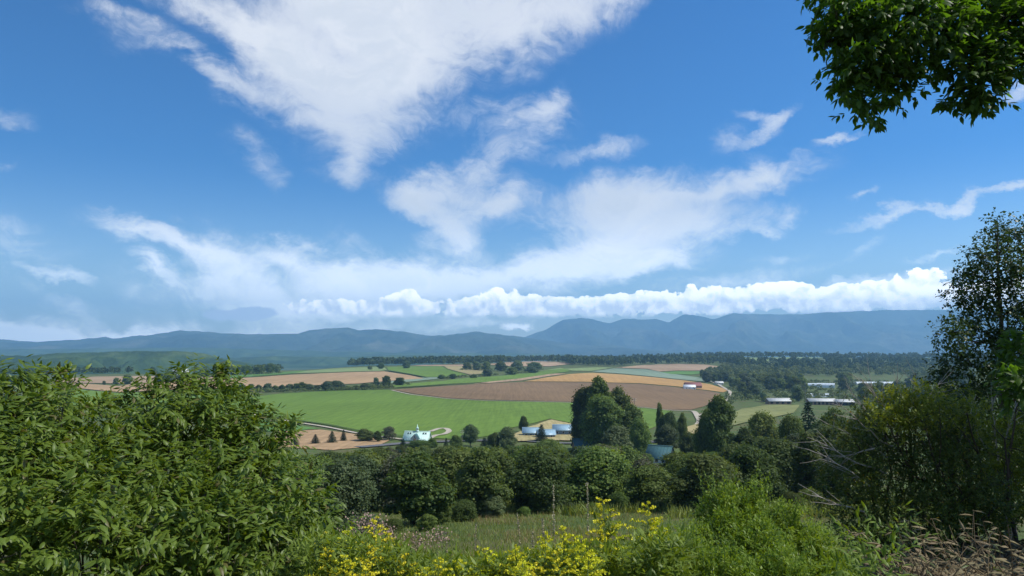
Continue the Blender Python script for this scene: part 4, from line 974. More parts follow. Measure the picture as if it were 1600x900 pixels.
# ------------------------------------------------------------------ foreground: helpers
M_l_shrub = leafmat('shrub leaf', (.060, .110, .012), (.200, .280, .036), .40, .45, .4, 2.0, 0, autumn=(.16, .15, .05))
M_l_birch = leafmat('birch leaf', (.025, .055, .012), (.070, .125, .025), .32, .45, .4, 1.5, 0)
M_l_maple = leafmat('overhanging leaf', (.045, .095, .014), (.120, .200, .030), .58, .45, .4, 2.0, 0, tcol=(1.3, 1.5, .35))
M_l_feather = leafmat('feathery leaf', (.12, .215, .015), (.27, .36, .045), .42, .5, .35, 2.0, 0)
M_l_herb = leafmat('herb leaf', (.11, .165, .015), (.22, .28, .04), .40, .5, .35, 2.5, .1)
M_l_bush = leafmat('small bush leaf', (.035, .068, .012), (.125, .170, .026), .34, .5, .35, 1.2, 0, autumn=(.28, .22, .04))
M_l_bush2 = leafmat('yellow green bush leaf', (.09, .14, .014), (.30, .34, .04), .42, .5, .35, 1.2, 0)
M_flower = leafmat('goldenrod floret', (.62, .58, .02), (.86, .84, .06), .25, .6, .2, 6, .08, tcol=(1, .95, .3))
M_dead = leafmat('dead leaf', (.11, .082, .038), (.30, .245, .13), .15, .7, .25, 3, .15, tcol=(1, .9, .6))
M_twig = plain('bare grey twig', (.36, .33, .28), .85, .15, .3, 20, .3)
M_seed = plain('dull pink seed head', (.36, .25, .20), .9, .1, .25, 30)
def visible_pick(P, n, size):
    """indices of the n leaves that the viewpoint sees best"""
    px, py = to_px(P); d = P[:, 1]
    ok = (px > -10) & (px < 1610) & (py > -10) & (py < 910) & (d > .5)
    key = (px // 16).astype(int) * 4000 + (py // 16).astype(int); best = {}
    for i in np.where(ok)[0][np.argsort(d[ok])]:
        best.setdefault(int(key[i]), []).append(i)
    c = [q[0] for q in best.values()] + [q[1] for q in best.values() if len(q) > 1]
    c = sorted(c, key=lambda i: -size[i] / d[i])
    return np.array(c[:n], int)
LEAFMESH = {}
def leaf_objects(parent, T, TF, P, D, Nn, L, Wd, mat, n, name='leaf'):
    """the n largest leaves in view as objects of their own, the rest joined"""
    size = np.asarray(L) * 1.0; sel = visible_pick(P, n, size); mask = np.zeros(len(P), bool); mask[sel] = True
    mb = MB(); stamp(mb, T, TF, P[~mask], D[~mask], Nn[~mask], L[~mask], Wd[~mask]); o = mb.build('foliage', mat, parent); o['kind'] = 'stuff'
    key = mat.name
    if key not in LEAFMESH:
        q = MB(); q.add(T, TF); LEAFMESH[key] = q.mesh('leaf', mat)
    import mathutils
    Dn = unit(D); X = unit(np.cross(Dn, Nn)); Z = np.cross(X, Dn)
    for i in sel:
        ob = bpy.data.objects.new(name, LEAFMESH[key]); COL.objects.link(ob); ob.parent = parent
        mat4 = mathutils.Matrix(((X[i][0] * Wd[i], Dn[i][0] * L[i], Z[i][0] * L[i], P[i][0]), (X[i][1] * Wd[i], Dn[i][1] * L[i], Z[i][1] * L[i], P[i][1]), (X[i][2] * Wd[i], Dn[i][2] * L[i], Z[i][2] * L[i], P[i][2]), (0, 0, 0, 1)))
        ob.matrix_local = mat4
def px_lumps(lst):
    """(px, py, radius px, depth) -> centre, radius in metres"""
    return [(at(px, py, d), r / F * d) for (px, py, r, d) in lst]
def sprays(centres, dirs, nleaf, L, gap, droop, spread=.9):
    """leaf positions along little twigs: opposite leaves that hang outward"""
    n = len(centres); P = []; D = []; NN = []; Ls = []; tw = []
    dirs = unit(dirs); side = unit(np.cross(dirs, rdir(n))); up = np.cross(side, dirs)
    for k in range(nleaf):
        t = (k // 2 + 1) / (nleaf / 2); sg = 1 if k % 2 else -1
        if k == nleaf - 1: sg = 0
        p = centres + dirs * (gap * (k // 2 + 1)) + up * 0 + np.array((0, 0, -1)) * (gap * t * droop * 1.2)
        d = dirs * (.55 + .3 * t) + side * sg * spread + np.array((0, 0, -droop)) + rng.normal(size=(n, 3)) * .22
        P.append(p + rng.normal(size=(n, 3)) * gap * .15); D.append(d); NN.append(unit(np.array((0, 0, 1.0)) + dirs * .25 + rng.normal(size=(n, 3)) * .38)); Ls.append(L * (.5 + .7 * rng.random(n)) * (1 - .15 * abs(t - .5)))
    return np.concatenate(P), np.concatenate(D), np.concatenate(NN), np.concatenate(Ls)
def subl(lumps, n=7, f=.48):
    out = []
    for c, r in lumps:
        out.append((c, r * .55))
        for _ in range(n):
            d = rdir(1)[0]; out.append((c + d * r * .62, r * f * (.75 + .5 * rng.random())))
    return out
def lump_centres(lumps, dens, shell=.45, bottom=.5):
    C = []; O = []; cs = np.array([l[0] for l in lumps]); rs = np.array([l[1] for l in lumps])
    for k, (c, r) in enumerate(lumps):
        n = int(dens * r * r * 12.6); d = rdir(n); p = c + d * (r * (1 - shell * rng.random(n) ** 1.6))[:, None]
        dist = np.linalg.norm(p[:, None] - cs[None], axis=2) / rs[None]; dist[:, k] = 9
        kp = (dist.min(1) > .72) | (rng.random(n) < .25)
        C.append(p[kp]); O.append(d[kp])
    return np.concatenate(C), np.concatenate(O)
def stems_to(mb, base, lumps, r0, extra=3, n=5):
    for c, r in lumps:
        p = wiggle(base + rng.normal(size=3) * np.array((.12, .12, 0)), c, 8, .05); tube(mb, p, np.linspace(r0, r0 * .3, 8), n + 1)
        for _ in range(extra):
            d = rdir(1)[0]; d[2] = abs(d[2]) * .8; s = p[rng.integers(4, 8)]
            tube(mb, wiggle(s, c + d * r * .95, 6, .06), np.linspace(r0 * .4, r0 * .08, 6), n)

# ------------------------------------------------------------------ left shrubs with long drooping leaves
def big_shrub(label, lumps_px, base, tips, nobj, dens=74, L=.076):
    o = thing('shrub', label, 'shrub', tuple(base)); b = np.array(base)
    lumps = [(c - b, r) for c, r in px_lumps(lumps_px)]
    C, O = lump_centres(subl(lumps), dens)
    dirs = unit(O * .9 + np.array((0, 0, .55)) + rng.normal(size=O.shape) * .4)
    P, D, NN, Ls = sprays(C, dirs, 11, L, .032, .55)
    tb = MB()
    for (px, py, d, n) in tips:                      # shoots that stand clear of the outline
        tip = at(px, py, d) - b; j = int(np.argmin([np.linalg.norm(c - tip) for c, r in lumps])); root = lumps[j][0] + (tip - lumps[j][0]) * .2
        w = wiggle(root, tip, 7, .03); tube(tb, w, np.linspace(.007, .0025, 7), 5)
        cc = np.concatenate([w[2:][rng.integers(0, 5, n)], ]) ; cc = cc + rng.normal(size=cc.shape) * .012
        p2, d2, n2, l2 = sprays(cc, unit((tip - root) / np.linalg.norm(tip - root) + rng.normal(size=cc.shape) * .55), 7, L * .95, .028, .4)
        P = np.concatenate([P, p2]); D = np.concatenate([D, d2]); NN = np.concatenate([NN, n2]); Ls = np.concatenate([Ls, l2])
    Wd = Ls * (.38 + .16 * rng.random(len(Ls)))
    old = P + b; keep = (old[:, 1] > 1.5); P, D, NN, Ls, Wd = P[keep], D[keep], NN[keep], Ls[keep], Wd[keep]
    # picking needs world positions
    mb = MB(); sel = visible_pick(P + b, nobj, Ls); mask = np.zeros(len(P), bool); mask[sel] = True
    stamp(mb, LEAF6, LEAF6F, P[~mask], D[~mask], NN[~mask], Ls[~mask], Wd[~mask]); f = mb.build('foliage', M_l_shrub, o); f['kind'] = 'stuff'
    single_leaves(o, LEAF6, LEAF6F, P[sel], D[sel], NN[sel], Ls[sel], Wd[sel], M_l_shrub)
    stems_to(tb, np.array((0, 0, -.3)), lumps, .022); tb.build('stems', M_bark, o, True)
    return o
def single_leaves(parent, T, TF, P, D, Nn, L, Wd, mat):
    import mathutils
    if mat.name not in LEAFMESH:
        q = MB(); q.add(T, TF); LEAFMESH[mat.name] = q.mesh('leaf', mat)
    Dn = unit(D); X = unit(np.cross(Dn, Nn)); Z = np.cross(X, Dn)
    for i in range(len(P)):
        ob = bpy.data.objects.new('leaf', LEAFMESH[mat.name]); COL.objects.link(ob); ob.parent = parent
        ob.matrix_local = mathutils.Matrix(((X[i][0] * Wd[i], Dn[i][0] * L[i], Z[i][0] * L[i], P[i][0]), (X[i][1] * Wd[i], Dn[i][1] * L[i], Z[i][1] * L[i], P[i][1]), (X[i][2] * Wd[i], Dn[i][2] * L[i], Z[i][2] * L[i], P[i][2]), (0, 0, 0, 1)))
def gp(x, y): return (x, y, float(terr(x, y)))
big_shrub('green long-leaved shrub at the left edge, its tip against the far fields',
  [(-60, 690, 90, 5.0), (20, 640, 50, 5.3), (88, 625, 36, 5.6), (60, 690, 75, 5.1), (125, 665, 40, 5.5), (-30, 790, 120, 4.5), (90, 780, 95, 4.6), (150, 740, 60, 5.1), (30, 880, 120, 4.1), (160, 860, 90, 4.2)],
  gp(-3.0, 4.9), [(96, 580, 5.6, 14), (60, 588, 5.5, 8), (5, 592, 5.3, 8), (118, 592, 5.6, 8), (30, 600, 5.3, 6)], 300)
big_shrub('larger green long-leaved shrub spreading towards the middle',
  [(205, 668, 42, 6.1), (255, 640, 42, 6.2), (320, 625, 38, 6.3), (345, 615, 28, 6.4), (365, 665, 50, 6.1), (290, 700, 80, 5.7), (210, 735, 70, 5.5), (400, 700, 50, 5.9), (430, 690, 22, 6.0), (395, 770, 80, 5.4), (455, 765, 34, 5.8), (300, 800, 100, 5.1), (240, 870, 90, 4.7), (440, 850, 80, 5.1), (360, 890, 90, 4.7), (490, 830, 34, 5.6), (520, 880, 50, 5.5), (160, 720, 40, 5.8)],
  gp(-2.3, 5.8), [(350, 574, 6.4, 14), (335, 582, 6.4, 8), (287, 584, 6.3, 10), (255, 592, 6.2, 8), (456, 661, 6.0, 9), (385, 612, 6.3, 8), (485, 742, 5.8, 8), (230, 600, 6.2, 6), (518, 790, 5.6, 8), (500, 765, 5.7, 6), (190, 618, 6.2, 5)], 300)

# ------------------------------------------------------------------ birch at the right edge
def crown_tree(name, label, cat, base, lumps_px, mat, T, TF, L, wl, dens, nobj, trunk_r, bark, droop=.5, nleaf=5, gap=.03, shell=.9, extra=4, trunks=1):
    o = thing(name, label, cat, tuple(base)); b = np.array(base); lumps = [(c - b, r) for c, r in lumps_px]
    C, O = lump_centres(subl(lumps) if nobj else lumps, dens, shell); dirs = unit(O * .5 + rng.normal(size=O.shape) * .6 + np.array((0, 0, .1)))
    P, D, NN, Ls = sprays(C, dirs, nleaf, L, gap, droop); Wd = Ls * (wl * (.8 + .4 * rng.random(len(Ls))))
    sel = visible_pick(P + b, nobj, Ls) if nobj else np.zeros(0, int); mask = np.zeros(len(P), bool); mask[sel] = True
    mb = MB(); stamp(mb, T, TF, P[~mask], D[~mask], NN[~mask], Ls[~mask], Wd[~mask]); f = mb.build('foliage', mat, o); f['kind'] = 'stuff'
    if nobj: single_leaves(o, T, TF, P[sel], D[sel], NN[sel], Ls[sel], Wd[sel], mat)
    return o, lumps, b
BD = 14.0
blp = [(1560, 352, 20), (1568, 385, 34), (1535, 400, 30), (1590, 420, 45), (1520, 425, 26), (1545, 450, 42), (1505, 460, 28), (1600, 480, 55), (1520, 500, 40), (1490, 520, 26), (1560, 530, 55), (1500, 560, 38), (1470, 590, 28), (1610, 560, 60), (1540, 600, 60), (1480, 625, 36), (1600, 640, 70), (1520, 670, 60), (1580, 720, 70), (1480, 690, 44), (1590, 365, 28), (1640, 440, 60), (1650, 540, 70), (1660, 650, 80)]
bb = gp(tx(1565, 700) * BD, BD)
o, lumps, b = crown_tree('birch_tree', 'tall loose-leaved birch standing at the right picture edge', 'tree', bb, [(at(px, py, BD + rng.normal() * .35), r / F * BD) for px, py, r in blp], M_l_birch, LEAF4, LEAF4F, .066,   .85, 112, 0, .1, M_bark, .5, 5, .05, .95)
tb = MB(); top = at(1572, 345, BD) - b
tp = wiggle((0, 0, -.4), top, 12, .012); tube(tb, tp, np.linspace(.10, .012, 12), 8)
tp2 = wiggle((.25, .1, -.4), at(1600, 480, BD) - b, 10, .02); tube(tb, tp2, np.linspace(.07, .012, 10), 8); tb.build('trunk', M_barkpale, o, True)
lb = MB()
for c, r in lumps:
    s = tp[np.argmin(np.abs(tp[:, 2] - (c[2] - .5)))]; q = wiggle(s, c, 6, .05); tube(lb, q, np.linspace(.018, .006, 6), 5)
    for _ in range(7): d = rdir(1)[0]; tube(lb, wiggle(q[rng.integers(2, 6)], c + d * r * .95, 5, .07), np.linspace(.005, .0015, 5), 3)
lb.build('limbs', M_bark, o, True)

# ------------------------------------------------------------------ overhanging tree (trunk stands beyond the right edge)
OB = gp(7.6, 5.2)
ol = [(1330, 40, 62, 6.4), (1300, 25, 36, 6.4), (1345, 105, 55, 6.4), (1320, 120, 34, 6.5), (1350, 160, 28, 6.4), (1385, 60, 70, 6.5), (1400, 120, 44, 6.5), (1440, 40, 70, 6.5), (1480, 70, 55, 6.6), (1530, 50, 70, 6.6), (1530, 110, 50, 6.5), (1505, 140, 34, 6.5), (1580, 90, 45, 6.6), (1590, 30, 70, 6.7), (1530, 160, 20, 6.5), (1290, 60, 24, 6.4),
      (1650, 20, 90, 6.8), (1350, -50, 90, 6.6), (1450, -70, 110, 6.8), (1570, -80, 120, 7.0), (1680, -60, 120, 7.0), (1585, 600, 34, 6.2), (1640, 560, 60, 6.4)]
L3 = px_lumps(ol)
for _ in range(42):       # the rest of the crown, out of the frame: it shades the slope on the right
    q = np.array((9.2 + rng.normal() * 1.5, 8.0 + rng.normal() * 1.7, 1.7 + rng.normal() * .7)); q[2] = min(q[2], 2.6)
    if q[0] / q[1] < .84 and not (q[2] / q[1] > .62): q[0] = q[1] * (.92 + .3 * rng.random())
    L3.append((q, .55 + .35 * rng.random()))
o, lumps, b = crown_tree('broadleaf_tree', 'leafy branch of a tree hanging into the top right corner of the sky', 'tree', OB, L3, M_l_maple, LEAF6, LEAF6F,   .095, .58, 74, 300, .2, M_bark, .45, 6, .035, .85)
tb = MB(); tube(tb, wiggle((0, 0, -.4), (.4, 1.0, 6.5), 8, .03), np.linspace(.20, .07, 8), 10); tb.build('trunk', M_bark, o, True)
lb = MB(); fork = np.array((.2, .5, 3.4))
main = at(1500, 20, 6.8) - b; q0 = wiggle(fork, main, 10, .02, .05); tube(lb, q0, np.linspace(.07, .028, 10), 8)
m2 = at(1300, 60, 6.4) - b; q1 = wiggle(main, m2, 8, .03); tube(lb, q1, np.linspace(.026, .006, 8), 6)
m3 = at(1530, 150, 6.5) - b; q2 = wiggle(main, m3, 6, .04); tube(lb, q2, np.linspace(.02, .005, 6), 6)
m4 = at(1350, 160, 6.4) - b; q3 = wiggle(q1[4], m4, 6, .04); tube(lb, q3, np.linspace(.014, .004, 6), 6)
allq = np.concatenate([q0[4:], q1, q2, q3])
for k, (c, r) in enumerate(lumps):
    if k < 21:
        s = allq[np.argmin(np.linalg.norm(allq - c, axis=1))]
        for _ in range(6): d = rdir(1)[0]; tube(lb, wiggle(s, c + d * r * .9, 6, .05), np.linspace(.007, .0015, 6), 4)
    else:
        s = np.array((.1, .4, 1.5 + .55 * max(0, c[2]))); q = wiggle(s, c, 7, .05); tube(lb, q, np.linspace(.04, .01, 7), 5)
lb.build('limbs', M_bark, o, True)

# ------------------------------------------------------------------ small-leaved bushes on the right with bare twigs
def small_bush(label, lp, base, dens, mat, L=.032, twigs=(), nstem=8, stem_r=.02, T=LEAF4, TF=LEAF4F, wl=.6, nleaf=7, gap=.022, droop=.2, name='bush', bark=None, shell=.9, shoots=0):
    o = thing(name, label, 'bush', tuple(base)); b = np.array(base); lumps = [(c - b, r) for c, r in px_lumps(lp)]
    C, O = lump_centres(subl(lumps, 8, .42) if shoots else lumps, dens, shell); dirs = unit(O * .6 + rng.normal(size=O.shape) * .5 + np.array((0, 0, .35)))
    P, D, NN, Ls = sprays(C, dirs, nleaf, L, gap, droop); Wd = Ls * wl * (.8 + .4 * rng.random(len(Ls)))
    tb = MB()
    for _ in range(shoots):
        c, rr = lumps[rng.integers(len(lumps))]; d0 = rdir(1)[0]; d0[2] = abs(d0[2]) + .5; d0 = unit(d0[None])[0]; s0 = c + d0 * rr * .75; d1 = unit((d0 * .5 + np.array((rng.normal() * .3, rng.normal() * .3, 1)))[None])[0]
        w = wiggle(s0, s0 + d1 * (.12 + .20 * rng.random()), 6, .05); tube(tb, w, np.linspace(.003, .001, 6), 4); m_ = 46; t = rng.random(m_)
        p = np.stack([np.interp(t, np.linspace(0, 1, 6), w[:, q_]) for q_ in range(3)], -1); dd3 = rdir(m_) * .9 + d1 * .7; ll = L * (.6 + .6 * rng.random(m_)) * (1.2 - .6 * t)
        P = np.concatenate([P, p + rng.normal(size=p.shape) * .008]); D = np.concatenate([D, dd3]); NN = np.concatenate([NN, rdir(m_) * .5 + np.array((0, 0, 1))]); Ls = np.concatenate([Ls, ll]); Wd = np.concatenate([Wd, ll * wl])
    mb = MB(); stamp(mb, T, TF, P, D, NN, Ls, Wd); f = mb.build('foliage', mat, o); f['kind'] = 'stuff'
    stems_to(tb, np.array((0, 0, -.2)), lumps, stem_r, 2); tb.build('stems', bark or M_bark, o, True)
    for (a, bq, d) in twigs:
        p0 = at(*a, d) - b; p1 = at(*bq, d + rng.normal() * .15) - b; q = wiggle(p0, p1, 9, .035); w = MB(); tube(w, q, np.linspace(.011, .002, 9), 5)
        for _ in range(8):
            k = rng.integers(2, 8); dr = unit((p1 - p0)[None])[0] + rng.normal(size=3) * .5; ln = (.12 + .25 * rng.random())
            tube(w, wiggle(q[k], q[k] + unit(dr[None])[0] * ln, 5, .06), np.linspace(.0045, .0012, 5), 4)
        w.build('bare_branch', M_twig, o, True)
    return o
small_bush('dark tangled bush in the shade with bare grey twigs reaching left',
  [(1330, 770, 50, 8.3), (1370, 830, 50, 8.0), (1440, 820, 60, 8.1), (1500, 770, 60, 8.5), (1480, 730, 50, 8.6), (1540, 790, 50, 8.6), (1340, 690, 50, 8.6), (1390, 650, 45, 8.7), (1430, 640, 40, 8.8), (1350, 740, 60, 8.4), (1410, 720, 70, 8.5), (1330, 790, 50, 8.2), (1400, 800, 70, 8.2), (1460, 760, 60, 8.5), (1480, 690, 50, 8.8), (1310, 750, 28, 8.4)],
  gp(tx(1400, 820) * 8.5, 8.5), 330, M_l_bush, .038,
  [((1400, 700), (1300, 628), 8.4), ((1390, 690), (1318, 600), 8.6), ((1385, 740), (1262, 690), 8.3), ((1360, 760), (1275, 705), 8.2), ((1400, 660), (1345, 590), 8.6), ((1420, 660), (1400, 590), 8.8), ((1400, 720), (1290, 655), 8.5), ((1350, 800), (1265, 772), 8.0), ((1440, 640), (1470, 595), 8.8), ((1380, 650), (1362, 598), 8.6), ((1370, 700), (1290, 720), 8.3), ((1430, 650), (1430, 585), 8.7)])
small_bush('yellow-green topped bush in front of the birch trunk',
  [(1395, 628, 24, 8.2), (1438, 624, 28, 8.2), (1372, 650, 20, 8.1), (1420, 655, 30, 8.2), (1470, 640, 24, 8.4), (1500, 640, 36, 8.8), (1530, 690, 60, 9.6), (1560, 740, 70, 9.4), (1600, 700, 60, 9.6), (1480, 790, 50, 9.0), (1540, 800, 40, 9.0), (1650, 740, 90, 9.4)],
  gp(tx(1520, 820) * 9.4, 9.4), 300, M_l_bush2, .044,
  [((1560, 720), (1545, 625), 9.3), ((1570, 700), (1590, 620), 9.3), ((1540, 700), (1510, 640), 9.4), ((1500, 690), (1530, 615), 9.5)])
# thin dark stems standing under the canopy
for i, (px, x1, top, d) in enumerate([(1432, 1425, 640, 8.9), (1480, 1500, 660, 9.0), (1530, 1512, 650, 9.2), (1555, 1580, 640, 9.0), (1505, 1478, 700, 8.8), (1590, 1570, 690, 8.8), (1455, 1405, 690, 8.7)]):
    x = tx(px, 830) * d; base = np.array(gp(x, d)); o = thing('sapling', f'thin dark sapling stem, {ordinal(i)} of those rising from the leaf litter under the canopy', 'sapling', tuple(base), group='sapling stems under the canopy')
    q = wiggle((0, 0, -.2), at(x1, top, d) - base, 9, .03); tb = MB(); tube(tb, q, np.linspace(.026, .008, 9), 7); tb.build('stem', M_bark, o, True)
    tb = MB(); C = []
    for _ in range(9):
        k = rng.integers(4, 9); e = q[k] + rng.normal(size=3) * np.array((.35, .35, .25)); tube(tb, wiggle(q[k], e, 5, .05), np.linspace(.007, .002, 5), 4); C += [e + rng.normal(size=3) * .08 for _ in range(5)]
    tb.build('twigs', M_bark, o, True); C = np.array(C); P, D, NN, Ls = sprays(C, rdir(len(C)), 5, .04, .03, .3); mb = MB(); stamp(mb, LEAF4, LEAF4F, P, D, NN, Ls, Ls * .6); f = mb.build('foliage', M_l_bush, o); f['kind'] = 'stuff'

# ------------------------------------------------------------------ feathery bright shrub, lower centre right
small_bush('bright green feathery shrub in the lower centre, taller than the flowers',
  [(1150, 795, 32, 5.6), (1120, 810, 30, 5.6), (1180, 800, 26, 5.6), (1100, 850, 45, 5.4), (1160, 850, 55, 5.4), (1225, 835, 36, 5.5), (1090, 900, 60, 5.1), (1180, 905, 70, 5.1), (1260, 870, 42, 5.4), (1265, 910, 60, 5.2), (1310, 905, 26, 5.4), (1060, 880, 40, 5.0), (1130, 930, 60, 4.7), (1220, 930, 60, 4.8)],
  gp(tx(1170, 900) * 5.5, 5.5), 760, M_l_feather, .032, shoots=110, stem_r=.010, wl=.42, nleaf=13, gap=.011, droop=.05, bark=M_stem, shell=.8)
# ------------------------------------------------------------------ goldenrod and other tall herbs
def goldenrod(seed, h=1.25, flower=True, lush=1.0):
    global rng
    rng = np.random.default_rng(seed); st = MB(); lf = MB(); fl = MB()
    q = wiggle((0, 0, -.1), (rng.normal() * .07, rng.normal() * .07, h), 9, .012); tube(st, q, np.linspace(.0045, .0018, 9), 6)
    n = int(64 * lush); t = np.linspace(.12, .93, n); C = np.stack([np.interp(t, np.linspace(0, 1, 9), q[:, k]) for k in range(3)], -1)
    a = np.arange(n) * 2.4; d = np.stack([np.cos(a), np.sin(a), .35 + .4 * rng.random(n)], -1)
    stamp(lf, LEAF6, LEAF6F, C, d, np.tile((0, 0, 1.0), (n, 1)) + rng.normal(size=(n, 3)) * .2, .10 * (1.15 - .55 * t) * (.8 + .4 * rng.random(n)), .021 * (1.1 - .3 * t))
    for _ in range(6):      # side shoots with small leaves
        k = .55 + .35 * rng.random(); c = np.array([np.interp(k, np.linspace(0, 1, 9), q[:, j]) for j in range(3)]); dd_ = rdir(1)[0]; dd_[2] = .9; e = c + unit(dd_[None])[0] * .14
        tube(st, [c, (c + e) / 2 + rng.normal(size=3) * .005, e], [.002, .0015, .001], 4); m_ = 9; tt = rng.random(m_)[:, None]; p = c + (e - c) * tt
        stamp(lf, LEAF6, LEAF6F, p, rdir(m_) + np.array((0, 0, .5)), rdir(m_) * .4 + np.array((0, 0, 1)), .05 * (.7 + .5 * rng.random(m_)), .012)
    if flower:
        P = []
        for k in range(13):
            u = k / 12; c = np.array((q[-1][0] * (.82 + .18 * u), q[-1][1] * (.82 + .18 * u), h * (.82 + .18 * u))); a = k * 2.4 + rng.random(); ln = .105 * (1 - u) ** .8 + .02
            s = np.linspace(0, 1, 7)[:, None]; br = c + np.array((math.cos(a), math.sin(a), 1.15)) * ln * .8 * s + np.array((math.cos(a) * .4, math.sin(a) * .4, -.55)) * ln * s ** 2
            tube(st, br, np.linspace(.0012, .0006, 7), 3)
            m_ = int(10 + 330 * ln); tt = .15 + .85 * rng.random(m_); P.append(np.stack([np.interp(tt, s[:, 0], br[:, j]) for j in range(3)], -1) + rng.normal(size=(m_, 3)) * .004 + np.array((0, 0, .004)))
        P = np.concatenate(P); m_ = len(P); stamp(fl, CL, CLF2, P, rdir(m_) + np.array((0, 0, .7)), rdir(m_), .0095 * (.7 + .6 * rng.random(m_)))
    r = (st.mesh('stem', M_stem, True), lf.mesh('leaves', M_l_herb), fl.mesh('flower_head', M_flower) if flower else None)
    return r
GOLD = [goldenrod(200 + k) for k in range(5)]; HERB = [goldenrod(220 + k, 1.2, False, 1.25) for k in range(4)]
rng = np.random.default_rng(321)
def plant_px(v, px, top, d, name, label, cat, group, hh):
    x = tx(px, top) * d; z0 = float(terr(x, d)); h = tz(top) * d - z0; s = h / hh
    o = thing(name, label, cat, (x, d, z0), rng.random() * 6.28, (max(.85, min(s, 1.15)),) * 2 + (s,), group)
    o.rotation_euler = (rng.normal() * .05, rng.normal() * .05, rng.random() * 6.28)
    inst('stem', v[0], o); inst('leaves', v[1], o).__setitem__('kind', 'stuff')
    if v[2]: inst('flower_head', v[2], o).__setitem__('kind', 'stuff')
    return o
gold = [(984, 788, 4.6), (1012, 796, 4.8), (894, 815, 4.5), (925, 826, 4.7), (905, 838, 4.4), (948, 822, 4.8), (955, 836, 4.7), (852, 838, 4.6), (830, 852, 4.5), (870, 846, 4.6), (885, 860, 4.2), (845, 866, 4.3), (815, 864, 4.5), (790, 860, 4.6), (1035, 818, 4.9), (800, 878, 4.2), (930, 864, 4.3), (965, 868, 4.3),
        (590, 820, 4.8), (562, 828, 4.8), (604, 838, 4.7), (538, 842, 4.7), (572, 850, 4.5), (522, 866, 4.4), (550, 870, 4.3), (585, 874, 4.3), (640, 868, 4.5), (668, 880, 4.4), (700, 872, 4.6), (536, 888, 4.1), (780, 868, 4.5), (755, 880, 4.4),
        (765, 862, 4.7), (745, 872, 4.6), (720, 880, 4.5), (690, 878, 4.6), (900, 876, 4.0), (860, 884, 3.9), (820, 888, 3.9), (730, 892, 4.2), (650, 886, 4.4)]
for i, (px, top, d) in enumerate(sorted(gold)):
    plant_px(GOLD[i % 5], px, top, d * .88, 'goldenrod', f'yellow goldenrod in flower, {ordinal(i)} from the left along the bottom', 'wild flower', 'goldenrod plants along the bottom of the view', 1.25)
herb = []
for k in range(190):
    px = 380 + 680 * rng.random() ** .9; lim = np.interp(px, [380, 480, 560, 620, 660, 700, 780, 860, 960, 1040, 1100, 1200, 1320], [850, 830, 838, 842, 866, 868, 868, 858, 838, 812, 830, 850, 868])
    herb.append((px, lim + abs(rng.normal()) * 26 + 10, 4.5 + 1.1 * rng.random()))
for i, (px, top, d) in enumerate(sorted(herb)):
    plant_px(HERB[i % 4], px, top, d, 'herb', 'leafy green herb without flowers among the goldenrods', 'herb', 'leafy herbs without flowers among the goldenrods', 1.2)
# dull pink seed heads of a dock-like weed, left of centre
for i, (px, top, d) in enumerate([(572, 822, 4.9), (586, 830, 4.9), (560, 836, 5.0), (612, 836, 5.1), (640, 846, 5.2), (680, 838, 5.4)]):
    base = np.array(gp(tx(px, top) * d, d)); o = thing('seeding_weed', f'withered weed with dull pinkish seed head, {ordinal(i)} from the left behind the goldenrods', 'weed', tuple(base), group='withered weeds with pinkish seed heads')
    q = wiggle((0, 0, -.1), at(px, top, d) - base, 8, .02); st = MB(); tube(st, q, np.linspace(.004, .0015, 8), 5); st.build('stem', M_reed, o, True)
    P = q[-1] + rng.normal(size=(150, 3)) * np.array((.045, .045, .03)); mb = MB(); stamp(mb, CL, CLF2, P, rdir(150), rdir(150), .011); mb.build('seed_head', M_seed, o).__setitem__('kind', 'stuff')
    n = 30; t = rng.random(n) * .85; C = np.stack([np.interp(t, np.linspace(0, 1, 8), q[:, k]) for k in range(3)], -1); mb = MB(); stamp(mb, LEAF6, LEAF6F, C, rdir(n) + np.array((0, 0, .4)), rdir(n) * .3 + np.array((0, 0, 1)), .08, .03); mb.build('leaves', M_l_herb, o).__setitem__('kind', 'stuff')
# tall dry grass stalks
stalks = [(868, 758, 5.5, 0), (917, 756, 5.5, .02), (812, 795, 6.0, -.25), (960, 800, 5.3, .1), (848, 806, 6.0, -.12), (1236, 806, 6.2, .1), (700, 838, 6.0, .1), (744, 820, 6.5, .05), (828, 828, 5.6, -.1)]
for i, (px, top, d, lean) in enumerate(stalks):
    base = np.array(gp(tx(px, top) * d, d)); o = thing('grass_stalk', f'tall pale dry grass stalk with seed spike, {ordinal(i)} of those before the meadow', 'grass', tuple(base), group='tall dry grass stalks')
    e = at(px, top, d) - base; q = wiggle((0, 0, -.1), e + np.array((-lean * .3, 0, 0)), 10, .006); q[:, 0] += lean * .3 * np.linspace(0, 1, 10) ** 3
    if abs(lean) > .1: q[-1, 2] -= .03
    st = MB(); tube(st, q, np.linspace(.0022, .0012, 10), 5); st.build('stem', M_reed, o, True)
    t = .80 + .20 * rng.random(130); P = np.stack([np.interp(t, np.linspace(0, 1, 10), q[:, k]) for k in range(3)], -1) + rng.normal(size=(130, 3)) * .004; mb = MB(); stamp(mb, CL, CLF2, P, rdir(130) * .6 + np.array((0, 0, 1)), rdir(130), .009); mb.build('seed_spike', M_reed, o)
    mb = MB(); stamp(mb, LEAF6, LEAF6F, q[[2, 3, 5]], rdir(3) + np.array((0, 0, 1.5)), rdir(3), .3, .010); mb.build('blade', M_l_herb, o)

